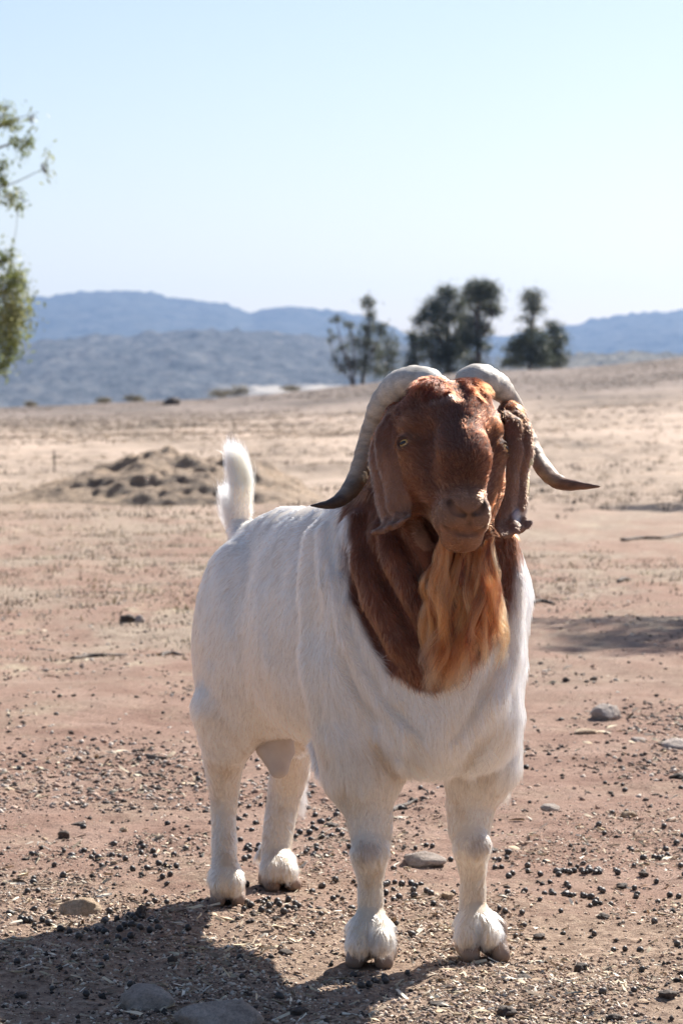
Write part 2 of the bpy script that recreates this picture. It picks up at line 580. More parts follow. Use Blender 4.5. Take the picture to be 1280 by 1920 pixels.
def catmull(pts, n):
    pts = np.array(pts, float)
    p = np.vstack([2 * pts[0] - pts[1], pts, 2 * pts[-1] - pts[-2]])
    out = []
    m = len(pts) - 1
    for t in np.linspace(0, m, n):
        i = min(int(t), m - 1); f = t - i
        a, b, c, d = p[i], p[i + 1], p[i + 2], p[i + 3]
        out.append(.5 * ((2 * b) + (-a + c) * f + (2 * a - 5 * b + 4 * c - d) * f * f + (-a + 3 * b - 3 * c + d) * f ** 3))
    return np.array(out)

def joinm(parts):
    V = []; F = []; o = 0
    for v, f in parts:
        V.append(v); F.append(f + o); o += len(v)
    return np.concatenate(V), np.concatenate(F)

def leaves(blobs, size, rng, aspect=.35, hang=.5, clump=.28):
    """blobs: (centre, radii, count) -> lens-shaped leaves gathered in small sprays"""
    C = []; 
    for c, r, n in blobs:
        nc = max(3, int(n / 14))
        d = rng.standard_normal((nc, 3)); d = nrm(d) * (rng.random((nc, 1)) ** .45)
        cc = np.array(c) + d * np.array(r)
        k = rng.integers(0, nc, n)
        C.append(cc[k] + rng.standard_normal((n, 3)) * (np.array(r) * clump * (.4 + rng.random((n, 1)))))
    C = np.concatenate(C); n = len(C)
    d = rng.standard_normal((n, 3)); d[:, 2] -= hang * 1.6; d = nrm(d)
    s = nrm(np.cross(d, rng.standard_normal((n, 3))))
    L = size * (.6 + .8 * rng.random((n, 1)))
    V = np.stack([C - d * L * .5, C + s * L * aspect * .5 - d * L * .05, C + d * L * .5, C - s * L * aspect * .5 - d * L * .05], 1).reshape(-1, 3)
    F = np.arange(4 * n).reshape(n, 4)
    col = np.repeat((.65 + .7 * rng.random((n, 1))) * np.ones((1, 3)), 4, 0)
    return V, F, col

def tree(name, label, cat, base, stems, blobs, leafm, size, seed, group=None, aspect=.35, bark=None, hang=.5, clump=.25, twigs=True):
    """stems: list of (points, r0, r1); blobs in world units"""
    rng = np.random.default_rng(seed)
    root = bpy.data.objects.new(name, None); COL.objects.link(root)
    root.location = base
    tag(root, label, cat, group)
    B = np.array(base)
    st = []
    for ps, r0, r1 in stems:
        st.append(tube(np.array(ps) - B, [r0, r1]))
    ends = [np.array(q) for ps, r0, r1 in stems for q in ps[1:]]
    if twigs:
        for c, r, n in blobs:
            c = np.array(c); e = min(ends, key=lambda q: np.linalg.norm(q - c) + 2 * max(0, q[2] - c[2]))
            m = (e + c) / 2 + rng.standard_normal(3) * np.array(r) * .25
            rr = np.mean(r) * .045
            st.append(tube([e - B, m - B, c - B], [rr * 1.5, rr], 5))
            for _ in range(5):
                dd = nrm(rng.standard_normal(3)) * np.array(r) * .9
                st.append(tube([c - B, c + dd * .5 + rng.standard_normal(3) * .1 * np.array(r) - B, c + dd - B], [rr, rr * .25], 4))
    v, f = joinm(st)
    mesh_np('trunk', v, f, bark or B_GREY, root)
    v, f, c = leaves([(np.array(c_) - B, r, n) for c_, r, n in blobs], size, rng, aspect, hang, clump)
    mesh_np('crown', v, f, leafm, root, False, c)
    return root

def ptree(name, label, cat, Y, basepx, stems, blobs, leafm, size, seed, **kw):
    """same, with everything given in photo pixels at distance Y"""
    s = Y / FPX
    b = P(basepx[0], basepx[1], Y)
    b[2] = gz(b[0], b[1])[0]
    S = []
    for ps, r0, r1 in stems:
        w = [P(a, c, Y) for a, c in ps]
        w[0] = np.array([w[0][0], Y, min(b[2], w[0][2])]) if len(S) == 0 or ps[0][1] >= basepx[1] - 6 else w[0]
        rr = np.random.default_rng(seed + len(S))
        for k in range(1, len(w)): w[k][1] += (rr.random() - .5) * 30 * s
        S.append((w, r0 * s, r1 * s))
    rng = np.random.default_rng(seed)
    Bl = []
    for x, y, rx, ry, n in blobs:
        rx, ry, n = rx * 1.15, ry * 1.15, int(n * 2.0)
        c = P(x, y, Y); c[1] += (rng.random() - .5) * 40 * s
        Bl.append((c, np.array([rx, (rx + ry) * .5, ry]) * s, n))
    return ptree_finish(name, label, cat, b, S, Bl, leafm, size, seed, kw)
def ptree_finish(name, label, cat, b, S, Bl, leafm, size, seed, kw):
    return tree(name, label, cat, tuple(b), S, Bl, leafm, size, seed, **kw)

TG = 'trees along the far ridge'
ptree('tree', 'wispy many-stemmed tree at the left end of the ridge trees, bare stems showing', 'tree', 214, (655, 722),
      [([(662, 722), (655, 690), (640, 650), (632, 600)], 3, .8), ([(662, 722), (664, 680), (660, 630), (654, 605)], 2.4, .7), ([(660, 715), (630, 680), (618, 640)], 2, .6)],
      [(632, 600, 13, 9, 120), (652, 610, 12, 9, 110), (622, 630, 9, 12, 90), (640, 655, 12, 10, 110), (658, 680, 16, 14, 260), (640, 690, 12, 12, 120), (628, 672, 8, 10, 60)], L_OAK, .17, 301, group=TG)
ptree('tree', 'slim tall tree with a small round top, second from the left along the ridge', 'tree', 216, (678, 720),
      [([(676, 720), (684, 680), (689, 640), (690, 575)], 4, 1), ([(684, 680), (702, 650), (715, 620)], 2, .7)],
      [(690, 565, 14, 13, 330), (693, 592, 12, 12, 240), (690, 615, 18, 12, 300), (712, 618, 15, 12, 320), (680, 650, 14, 14, 240), (676, 685, 20, 18, 420), (700, 660, 14, 18, 260), (664, 640, 14, 16, 200), (706, 695, 22, 14, 320), (690, 640, 16, 16, 240)], L_OAK, .17, 302, group=TG)
ptree('tree', 'low spreading grey-green tree between the slim tree and the big dark one', 'tree', 222, (722, 716),
      [([(722, 716), (724, 690), (728, 650)], 3, 1)],
      [(728, 640, 20, 16, 330), (738, 662, 18, 18, 330), (715, 670, 18, 20, 320), (732, 692, 22, 14, 300)], L_OAK, .17, 303, group=TG)
ptree('tree', 'small dark tree tucked against the left side of the biggest ridge tree', 'tree', 214, (778, 705),
      [([(778, 705), (776, 670), (780, 640)], 3, 1)],
      [(772, 630, 12, 12, 260), (782, 645, 16, 16, 420), (775, 672, 18, 18, 500), (768, 692, 12, 10, 200)], L_OAK, .17, 304, group=TG)
ptree('tree', 'broad dark tree with a dense uneven crown behind the goat horns', 'tree', 218, (838, 702),
      [([(838, 702), (840, 660), (838, 620), (836, 570)], 6, 2), ([(840, 665), (815, 620), (805, 590)], 3, 1), ([(840, 650), (862, 610), (868, 575)], 3, 1)],
      [(838, 552, 20, 16, 750), (815, 572, 20, 16, 750), (800, 595, 18, 16, 600), (858, 568, 18, 18, 600), (835, 595, 26, 20, 1100), (820, 630, 24, 24, 1000), (850, 640, 26, 26, 1100), (832, 672, 28, 20, 900), (795, 640, 14, 20, 350), (868, 600, 16, 24, 420), (864, 655, 18, 26, 520), (808, 668, 22, 20, 520), (782, 605, 12, 14, 200), (840, 695, 34, 8, 300)], L_OAK, .18, 305, group=TG)
ptree('tree', 'tallest tree on the ridge with a straight dark trunk and high layered crown', 'tree', 214, (893, 702),
      [([(893, 702), (895, 650), (893, 600), (900, 545)], 6, 2), ([(894, 640), (915, 610), (925, 590)], 3, 1), ([(894, 600), (880, 570), (875, 555)], 2.5, 1)],
      [(902, 538, 26, 14, 1000), (885, 552, 20, 16, 700), (918, 555, 20, 14, 600), (900, 575, 26, 16, 900), (925, 583, 17, 12, 380), (888, 605, 24, 16, 700), (908, 618, 18, 14, 420), (880, 640, 22, 20, 600), (905, 648, 16, 14, 300), (885, 675, 22, 16, 500), (874, 628, 14, 26, 380), (900, 692, 24, 8, 260)], L_OAK, .18, 306, group=TG)
ptree('tree', 'tree with a narrow round top above a wide dark base', 'tree', 214, (992, 696),
      [([(990, 696), (996, 650), (998, 600), (1000, 560)], 4.5, 1.3), ([(996, 650), (970, 640), (960, 630)], 2.5, 1)],
      [(998, 556, 20, 14, 520), (1002, 578, 22, 14, 480), (990, 600, 16, 9, 160), (1000, 622, 16, 12, 300), (985, 640, 24, 18, 900), (965, 655, 22, 18, 750), (990, 672, 34, 16, 1000), (955, 680, 18, 10, 300), (1014, 645, 18, 20, 460), (1014, 672, 20, 16, 460)], L_OAK, .18, 307, group=TG)
ptree('tree', 'short bushy tree at the right end of the ridge trees', 'tree', 218, (1040, 692),
      [([(1040, 692), (1040, 660), (1038, 625)], 3, 1)],
      [(1036, 616, 16, 14, 420), (1045, 635, 18, 16, 550), (1030, 652, 20, 18, 600), (1048, 664, 18, 18, 420), (1035, 682, 24, 9, 250)], L_OAK, .18, 308, group=TG)
SG = 'shrubs on the edge of the paddock'
for i, (x, y, w, h_, lb) in enumerate([(58, 762, 14, 10, 'tiny pale shrub on the paddock edge near the leafy branches'), (195, 754, 18, 9, 'low dry shrub on the skyline left of the grey stump'), (252, 752, 24, 12, 'wider dry shrub just left of the grey stump'),
                                     (412, 743, 26, 14, 'straw-coloured shrub right of the grey stump'), (446, 739, 26, 16, 'larger straw-coloured shrub nearest the tail tip'), (545, 731, 22, 8, 'flat dry shrub beside the pale strip of field')]):
    ptree('shrub', lb, 'shrub', 204, (x, y + 4), [([(x, y + 4), (x + 2, y - h_ * .5), (x + 4, y - h_ * .9)], 1, .4)],
          [(x, y - h_ * .4, w * .7, h_ * .6, 260), (x + w * .3, y - h_ * .3, w * .5, h_ * .5, 180), (x - w * .3, y - h_ * .3, w * .5, h_ * .45, 160)], L_DRY, .10, 400 + i, group=SG)

# the gum tree whose branches reach in from the left
Yg = 30.0
def gl(x, y, rx, ry, n, dy=0.0):
    n = int(n * 1.35)
    s = Yg / FPX
    c = P(x, y, Yg); c[1] += dy
    return (c, np.array([rx * s, (rx + ry) * .5 * s, ry * s]), n)
tb = P(-270, 900, Yg); tb[2] = gz(tb[0], tb[1])[0]
def gp(x, y, dy=0.0):
    q = P(x, y, Yg); q[1] += dy
    return q
rg = np.random.default_rng(77)
gum_blobs = [gl(8, 205, 22, 18, 60), gl(22, 232, 20, 14, 110), gl(50, 272, 12, 18, 80), gl(34, 268, 12, 14, 40), gl(8, 310, 12, 16, 60), gl(5, 345, 9, 12, 50), gl(18, 372, 18, 14, 90), gl(35, 385, 10, 10, 26),
             gl(85, 325, 14, 32, 26), gl(62, 215, 12, 28, 14), gl(42, 372, 10, 22, 12),
             gl(14, 488, 18, 20, 150), gl(30, 525, 22, 22, 230), gl(5, 545, 26, 28, 260), gl(34, 590, 24, 34, 460), gl(8, 610, 28, 40, 520), gl(18, 650, 22, 26, 260), gl(4, 685, 14, 18, 120)]
for k in range(26):
    a = rg.random() * 6.28; rr = rg.random() ** .5
    gum_blobs.append(gl(-300 + 225 * rr * math.cos(a), 260 + 380 * rr * math.sin(a), 60, 50, 420, rg.standard_normal() * .7))
gum_stems = [([tb, gp(-275, 700), gp(-255, 500, .2), gp(-290, 250), gp(-270, 0)], .14, .03), ([gp(-270, 640), gp(-150, 560), gp(-60, 560), gp(20, 600)], .05, .008),
             ([gp(-262, 480), gp(-140, 380), gp(-50, 300), gp(40, 262)], .045, .006), ([gp(-50, 300), gp(-10, 240), gp(55, 215)], .015, .003), ([gp(-60, 320), gp(0, 350), gp(80, 318)], .012, .003),
             ([gp(-60, 560), gp(-10, 500), gp(22, 480)], .015, .004), ([gp(-262, 520), gp(-380, 380), gp(-450, 250)], .05, .01)]
tree('gum_tree', 'leafy gum tree reaching in from the left edge above the hills', 'tree', tuple(tb), gum_stems, gum_blobs, L_GUM, .062, 55, aspect=.30, hang=.6, clump=.55)

# two trees just outside the frame on the right; their shade falls across the paddock
for (cx_, cy_, hh, rr, sd, lb) in ((5.5, 30.4, 4.2, .75, 5, 'tree beyond the right edge shading the far paddock'), (4.75, 17.4, 4.6, .62, 6, 'tree beyond the right edge shading the bare dirt')):
    zb_ = gz(cx_, cy_)[0]
    rr_ = np.random.default_rng(sd)
    bl = [(np.array([cx_, cy_, hh]) + np.array([rr_.uniform(-1, 1.4), rr_.uniform(-.8, .8), rr_.uniform(-.3, .5)]) * rr, np.array([.45, .45, .3]), 420) for _ in range(9)]
    tree('tree', lb, 'tree', (cx_ + .4, cy_, zb_), [([np.array([cx_ + .4, cy_, zb_]), np.array([cx_ + .3, cy_, 2.0]), np.array([cx_, cy_, hh])], .12, .05)], bl, L_GUM, .09, sd)
# ------------------------------------------------------------------ the goat
GF = np.array([0.141, 5.22, 0.0])                 # ground point between the front legs
GA = np.array([0.41, -0.912, 0.0])                # along the body, tail -> head
GS = np.array([0.912, 0.41, 0.0])                 # to the goat's left (picture right)
GZ = np.array([0, 0, 1.0])
def G(l, s, z):
    return GF + GA * l + GS * s + GZ * z
GAX = np.array([GA, GS, GZ])

# head frame
yaw, pit, rol = math.radians(14.5), math.radians(27), math.radians(-3.5)
hn = np.array([math.sin(yaw) * math.cos(pit), -math.cos(yaw) * math.cos(pit), math.sin(pit)])
hw = np.array([math.sin(yaw) * math.sin(pit), -math.cos(yaw) * math.sin(pit), -math.cos(pit)])
hu = np.cross(hn, -hw)
hu = hu / np.linalg.norm(hu)
if hu[0] < 0: hu = -hu
hw2 = hw * math.cos(rol) + hu * math.sin(rol)
hu = hu * math.cos(rol) - hw * math.sin(rol)
hw = hw2
HO = P(846, 728, 5.02)
def H(u, w, n):
    return HO + hu * u + hw * w + hn * n
HAX = np.array([hu, hw, hn])

def sY(px, py, y0=4.80):
    """distance at which the view ray through a photo pixel first meets the body"""
    Y = y0
    while Y < 5.5:
        q = np.round((P(px, py, Y) - fb.lo) / fb.h).astype(int)
        if fb.D[q[0], q[1], q[2]] < 0: return Y
        Y += .003
    return 5.1
VOX = 0.0032
fb = Field((-0.42, 4.72, -0.01), (0.45, 6.35, 1.06), VOX)
# torso
fb.ell(G(-.38, .012, .505), (.36, .148, .190), GAX, k=.05)
fb.ell(G(-.33, .000, .615), (.36, .108, .146), GAX, k=.06)
fb.ell(G(-.62, .012, .500), (.20, .116, .172), GAX, k=.05)
fb.ell(G(-.60, .008, .605), (.17, .080, .140), GAX, k=.05)
fb.ell(G(-.03, -.012, .565), (.23, .155, .235), GAX, k=.05)
fb.ell(G(.085, -.018, .478), (.155, .126, .148), GAX, k=.05)
fb.ell(G(.12, -.060, .415), (.09, .066, .080), GAX, k=.03)
fb.ell(G(.12, .034, .415), (.09, .066, .080), GAX, k=.03)
fb.ell(G(-.10, 0, .73), (.16, .078, .100), GAX, k=.07)
fb.ell(G(-.70, .006, .565), (.125, .080, .140), GAX, k=.05)
fb.ell(G(-.64, -.040, .510), (.12, .060, .130), GAX, k=.06)
fb.ell(G(-.68, .045, .520), (.12, .060, .130), GAX, k=.06)
# shoulders
for s in (-1, 1):
    fb.ell(G(-.01, s * .118 - .018, .56), (.125, .066, .200), GAX, k=.03)
    fb.cone(G(.00, s * .110 - .016, .50), G(.015, s * .106 - .006, .34), .078, .062, k=.035)
    fb.ell(G(-.705 - .035 * s, s * .078 + .004, .455), (.115, .050, .190), GAX, k=.08)
# neck
fb.cone(G(-.02, -.01, .68), G(.10, -.02, .80), .160, .098, k=.08)
fb.cone(G(.06, -.02, .64), G(.100, -.025, .78), .150, .096, k=.06)
fb.cone(G(.11, -.03, .56), G(.118, -.025, .70), .110, .100, k=.05)
fb.cone(P(828, 1040, 5.075), P(815, 1220, 5.075), .080, .062, k=.05)
def surfpath(pts, rad, off, k, op='u'):
    fb.path([P(a, b, sY(a, b) + off) for a, b in pts], rad, k, op)
# loose folds of skin down the neck: ridges and the valleys between them
surfpath([(716, 1000), (742, 1050), (768, 1095), (796, 1160), (806, 1215)], [.020, .024, .024, .020, .010], .006, .012)
surfpath([(668, 985), (682, 1060), (706, 1125), (748, 1205), (782, 1262)], [.022, .026, .026, .022, .010], .008, .014)
surfpath([(766, 968), (790, 1020), (812, 1070)], [.016, .020, .014], .004, .010)
surfpath([(700, 1010), (722, 1085), (752, 1145), (784, 1205)], [.008, .012, .012, .006], .000, .008, 's')
surfpath([(650, 1030), (662, 1100), (690, 1175), (735, 1245)], [.006, .012, .012, .006], .000, .010, 's')
surfpath([(745, 995), (772, 1050), (796, 1100)], [.006, .010, .007], .000, .008, 's')
surfpath([(776, 870), (796, 940), (820, 1005)], [.006, .013, .010], .004, .012, 's')
surfpath([(948, 1010), (950, 1080), (938, 1165)], [.016, .020, .012], .008, .012)
surfpath([(930, 1020), (932, 1090), (926, 1150)], [.006, .010, .006], .000, .008, 's')
# white folds from the shoulder to the breastbone
surfpath([(612, 1000), (622, 1090), (655, 1200), (712, 1300), (770, 1370)], [.014, .022, .022, .018, .008], .008, .014)
surfpath([(655, 1130), (690, 1220), (752, 1310)], [.008, .016, .009], .006, .010)
surfpath([(645, 1150), (672, 1230), (730, 1320), (790, 1380)], [.006, .011, .010, .005], .000, .010, 's')
surfpath([(604, 1060), (618, 1160), (650, 1260), (700, 1350)], [.005, .010, .010, .005], .000, .010, 's')
surfpath([(965, 1090), (955, 1220), (925, 1310), (885, 1375)], [.012, .018, .018, .008], .008, .014)
surfpath([(945, 1150), (930, 1240), (895, 1320), (850, 1385)], [.006, .010, .010, .005], .000, .010, 's')
surfpath([(700, 1400), (720, 1425), (735, 1450)], [.010, .014, .010], .000, .014, 's')      # armpits
surfpath([(905, 1385), (880, 1420), (850, 1448)], [.008, .012, .009], .000, .014, 's')
# shoulder edge ridge against the barrel
fb.path([P(596, 1010, 5.20), P(586, 1130, 5.17), P(588, 1260, 5.16), P(610, 1380, 5.15)], [.010, .013, .013, .010], k=.035)
# front legs  (px, py, Y, r in px)
def leg(pts, k=.03):
    p = [P(a, b, c) for a, b, c, r in pts]
    r = [r_ * c / FPX for a, b, c, r_ in pts]
    fb.path(p, r, k)
leg([(672, 1385, 5.15, 62), (679, 1460, 5.155, 57), (690, 1520, 5.155, 45), (694, 1570, 5.15, 38), (693, 1610, 5.145, 33),
     (694, 1650, 5.16, 24.5), (694, 1700, 5.17, 24), (694, 1730, 5.165, 28)])
leg([(900, 1370, 5.24, 62), (894, 1440, 5.25, 58), (884, 1500, 5.255, 47), (880, 1550, 5.25, 40), (883, 1590, 5.24, 32),
     (886, 1640, 5.255, 23), (886, 1690, 5.26, 24), (890, 1725, 5.255, 28)])
fb.ell(P(920, 1435, 5.30), (.032, .04, .06), k=.04)         # elbows
fb.ell(P(645, 1420, 5.20), (.032, .04, .07), k=.05)
fb.path([P(596, 1400, 5.44), P(602, 1440, 5.42), P(611, 1456, 5.40)], [.016, .013, .011], k=.02)   # sheath
# knees
fb.ell(P(692, 1598, 5.122), (.032, .02, .026), k=.015)
fb.ell(P(886, 1586, 5.219), (.030, .02, .026), k=.015)
# front fetlocks and pasterns
for (x, y, Y, w) in ((694, 1755, 5.15, 1.0), (896, 1745, 5.235, 1.0)):
    fb.ell(P(x, y - 8, Y), (.030 * w, .032, .030), k=.020)
    fb.ell(P(x - 19, y + 8, Y - .012), (.0195, .03, .024), k=.008)
    fb.ell(P(x + 19, y + 6, Y - .012), (.0195, .03, .024), k=.008)
    fb.ell(P(x - 26, y - 18, Y + .02), (.012, .014, .014), k=.012)
    fb.ell(P(x + 26, y - 18, Y + .02), (.012, .014, .014), k=.012)
    surfpath([(x - 1, y - 8), (x, y + 10), (x, y + 28)], [.003, .006, .008], .0, .008, 's')
# hind legs
leg([(420, 1330, 5.80, 58), (420, 1400, 5.815, 41), (420, 1455, 5.84, 31), (421, 1490, 5.85, 27.5), (420, 1520, 5.848, 25), (420, 1560, 5.83, 22.5),
     (420, 1610, 5.80, 22.5), (424, 1645, 5.775, 27)])
leg([(540, 1330, 5.98, 58), (545, 1400, 6.00, 44), (543, 1440, 6.02, 37), (536, 1475, 6.035, 32), (529, 1510, 6.035, 29.5), (523, 1550, 6.02, 27.5),
     (518, 1600, 6.00, 27), (522, 1620, 5.985, 31)])
fb.cone(P(500, 1592, 6.03), P(488, 1606, 6.03), .014, .009, k=.01)
for (x, y, Y, w) in ((426, 1652, 5.765, .88), (523, 1630, 5.965, .95)):
    fb.ell(P(x, y, Y), (.031 * w, .034, .025), k=.02)
    fb.ell(P(x - 13, y + 3, Y - .012), (.0165 * w, .026, .021), k=.008)
    fb.ell(P(x + 14, y + 2, Y - .012), (.0165 * w, .026, .021), k=.008)
    surfpath([(x, y - 4), (x, y + 8), (x, y + 20)], [.002, .005, .007], .0, .006, 's')
# tail dock
fb.path([G(-.79, .0, .66), P(450, 985, 6.02), P(452, 915, 6.00)], [.030, .022, .016], k=.03)
# ---- head
fb.ell(H(0, .055, -.055), (.080, .085, .085), HAX, k=.03)
for s in (-1, 1):
    fb.cone(H(s * .060, .045, -.050), H(s * .088, .060, -.085), .034, .028, k=.03)
fb.ell(H(-.032, .012, -.025), (.036, .032, .045), HAX, k=.014)      # poll lobes
fb.ell(H(.034, .012, -.025), (.036, .034, .045), HAX, k=.014)
fb.cone(H(0, .055, .004), H(0, .14, .024), .050, .045, k=.022)       # forehead / roman nose
fb.cone(H(0, .14, .024), H(0, .215, .006), .045, .036, k=.03)
fb.cone(H(0, .07, -.055), H(0, .21, -.030), .075, .036, k=.03)      # cheeks core
fb.ell(H(-.052, .135, -.062), (.030, .060, .055), HAX, k=.02)
fb.ell(H(.052, .135, -.062), (.030, .060, .055), HAX, k=.02)
for s in (-1, 1):
    fb.ell(H(s * .066, .070, -.020), (.022, .026, .026), HAX, k=.012)   # brow
    fb.ell(H(s * .066, .108, -.020), (.020, .022, .022), HAX, k=.012)   # below the eye
    fb.cone(H(s * .060, .125, -.020), H(s * .046, .185, -.010), .022, .014, k=.02)
fb.ell(H(0, .224, .004), (.039, .036, .044), HAX, k=.018)            # muzzle
fb.ell(H(-.0215, .238, .010), (.021, .028, .031), HAX, k=.008)
fb.ell(H(.0215, .238, .010), (.021, .028, .031), HAX, k=.008)
fb.ell(H(0, .224, .040), (.026, .020, .015), HAX, k=.012)            # nose pad
fb.cone(H(0, .12, -.085), H(0, .236, -.025), .040, .030, k=.02)      # lower jaw
fb.ell(H(0, .264, -.010), (.034, .0205, .030), HAX, k=.008)           # chin / lower lip
for s in (-1, 1):      # hollow beside the nose bridge, ear bases
    fb.path([H(s * .058, .100, .030), H(s * .060, .135, .030), H(s * .058, .185, .028)], [.012, .014, .008], k=.020, op='s')
fb.ell(P(955, 782, 5.095), (.022, .03, .026), k=.025)
fb.ell(P(742, 790, 5.075), (.020, .03, .028), k=.025)
def surf(u, w, n0=.10):
    """where the head surface lies under (u, w), looking down the forehead normal"""
    n = n0
    while n > -.10:
        g = np.round((H(u, w, n) - fb.lo) / fb.h).astype(int)
        if fb.D[g[0], g[1], g[2]] < 0: return n
        n -= .001
    return 0.0
def hs(u, w, off=0.0):
    return H(u, w, surf(u, w) + off)
for s in (-1, 1):
    fb.ell(hs(s * .031, .232, -.010), (.009, .017, .012), HAX, k=.008)
NOS = [[(842, 941), (853, 957), (871, 968)], [(909, 941), (901, 957), (887, 967)]]
NOS3 = [[P(a, b, sY(a, b)) for a, b in q] for q in NOS]
MOUTH3 = [P(a, b, sY(a, b)) for a, b in [(832, 989), (842, 993), (852, 996), (866, 1000), (880, 1001), (893, 999), (903, 994), (909, 989)]]
PHIL3 = [P(a, b, sY(a, b)) for a, b in [(879, 968), (879, 984), (880, 1001)]]
for q in NOS3: fb.path(q, [.0030, .0060, .0024], k=.003, op='s')
fb.path(MOUTH3, [.0020] + [.0036] * 6 + [.0020], k=.004, op='s')
fb.path(PHIL3, [.0026, .0024, .003], k=.004, op='s')
fb.path([H(0, -.03, surf(0, -.005) + .012), hs(0, .008, .006), hs(0, .036, .004)], [.012, .010, .006], k=.016, op='s')
# eye sockets
EYES = []
for s in (-1, 1):
    c = H(s * .0775, .101, -.012)
    out = nrm(hu * s * .80 + hn * .62 + hw * .05)
    EYES.append((c, out, s))
    tng = nrm(np.cross(hw, out))
    fb.ell(c, (.017, .016, .014), np.array([tng, hw, out]), k=.010)
    fb.ell(c + out * .011, (.0125, .0060, .012), np.array([tng, hw, out]), k=.003, op='s')
    for sg, ht, rr in ((-1, .0127, .0034), (1, .0118, .0026)):
        fb.path([c - tng * .014 + out * .006, c - tng * .007 + hw * sg * ht * .8 + out * .0105, c + tng * .007 + hw * sg * ht * .8 + out * .0105, c + tng * .014 + out * .006], [.003, rr, rr, .003], k=.004)
BV, BQ = fb.mesh()
del fb
BV = smooth_mesh(BV, BQ, 3)
BN = vnormals(BV, BQ)
# lumps and fine creases
BV = BV + BN * (fnoise(BV, (.09, .09, .16), 3, 3) * .004)[:, None]
hp = (BV - HO) @ HAX.T           # head coordinates of every vertex
gp = (BV - GF) @ GAX.T           # body coordinates

def head_mask(p):
    h = (p - HO) @ HAX.T
    return ((h[:, 1] < .31) & (h[:, 1] > -.06) & (np.abs(h[:, 0]) < .11) & (h[:, 2] > -.10 - .0 * h[:, 1]) & (p[:, 1] < 5.13)).astype(float)

def brown_mask(p, jitter=.012):
    """1 where the coat is red-brown (head and neck)"""
    g = (p - GF) @ GAX.T
    z = p[:, 2]; x = p[:, 0]
    zs = np.array([.470, .476, .505, .56, .63, .70, .77, 1.2])
    xl = np.array([.145, .128, .078, .038, .012, .004, -.002, -.04])
    xr = np.array([.145, .160, .200, .262, .290, .305, .310, .36])
    l_ = np.interp(z, zs, xl); r_ = np.interp(z, zs, xr)
    d = np.minimum(np.minimum(x - l_, r_ - x), (z - .470) * 1.0)
    d = np.minimum(d, 5.30 - p[:, 1])
    return sst(-jitter, jitter, d + jitter * 1.0 * vnoise(p, (.02, .02, .05), 5))

C_WHITE = np.array([.94, .90, .835])
C_BROWN = np.array([.155, .046, .019])
C_DARK = np.array([.060, .022, .014])

def H_(u, w, n):
    return np.stack([u, w, n], 1)

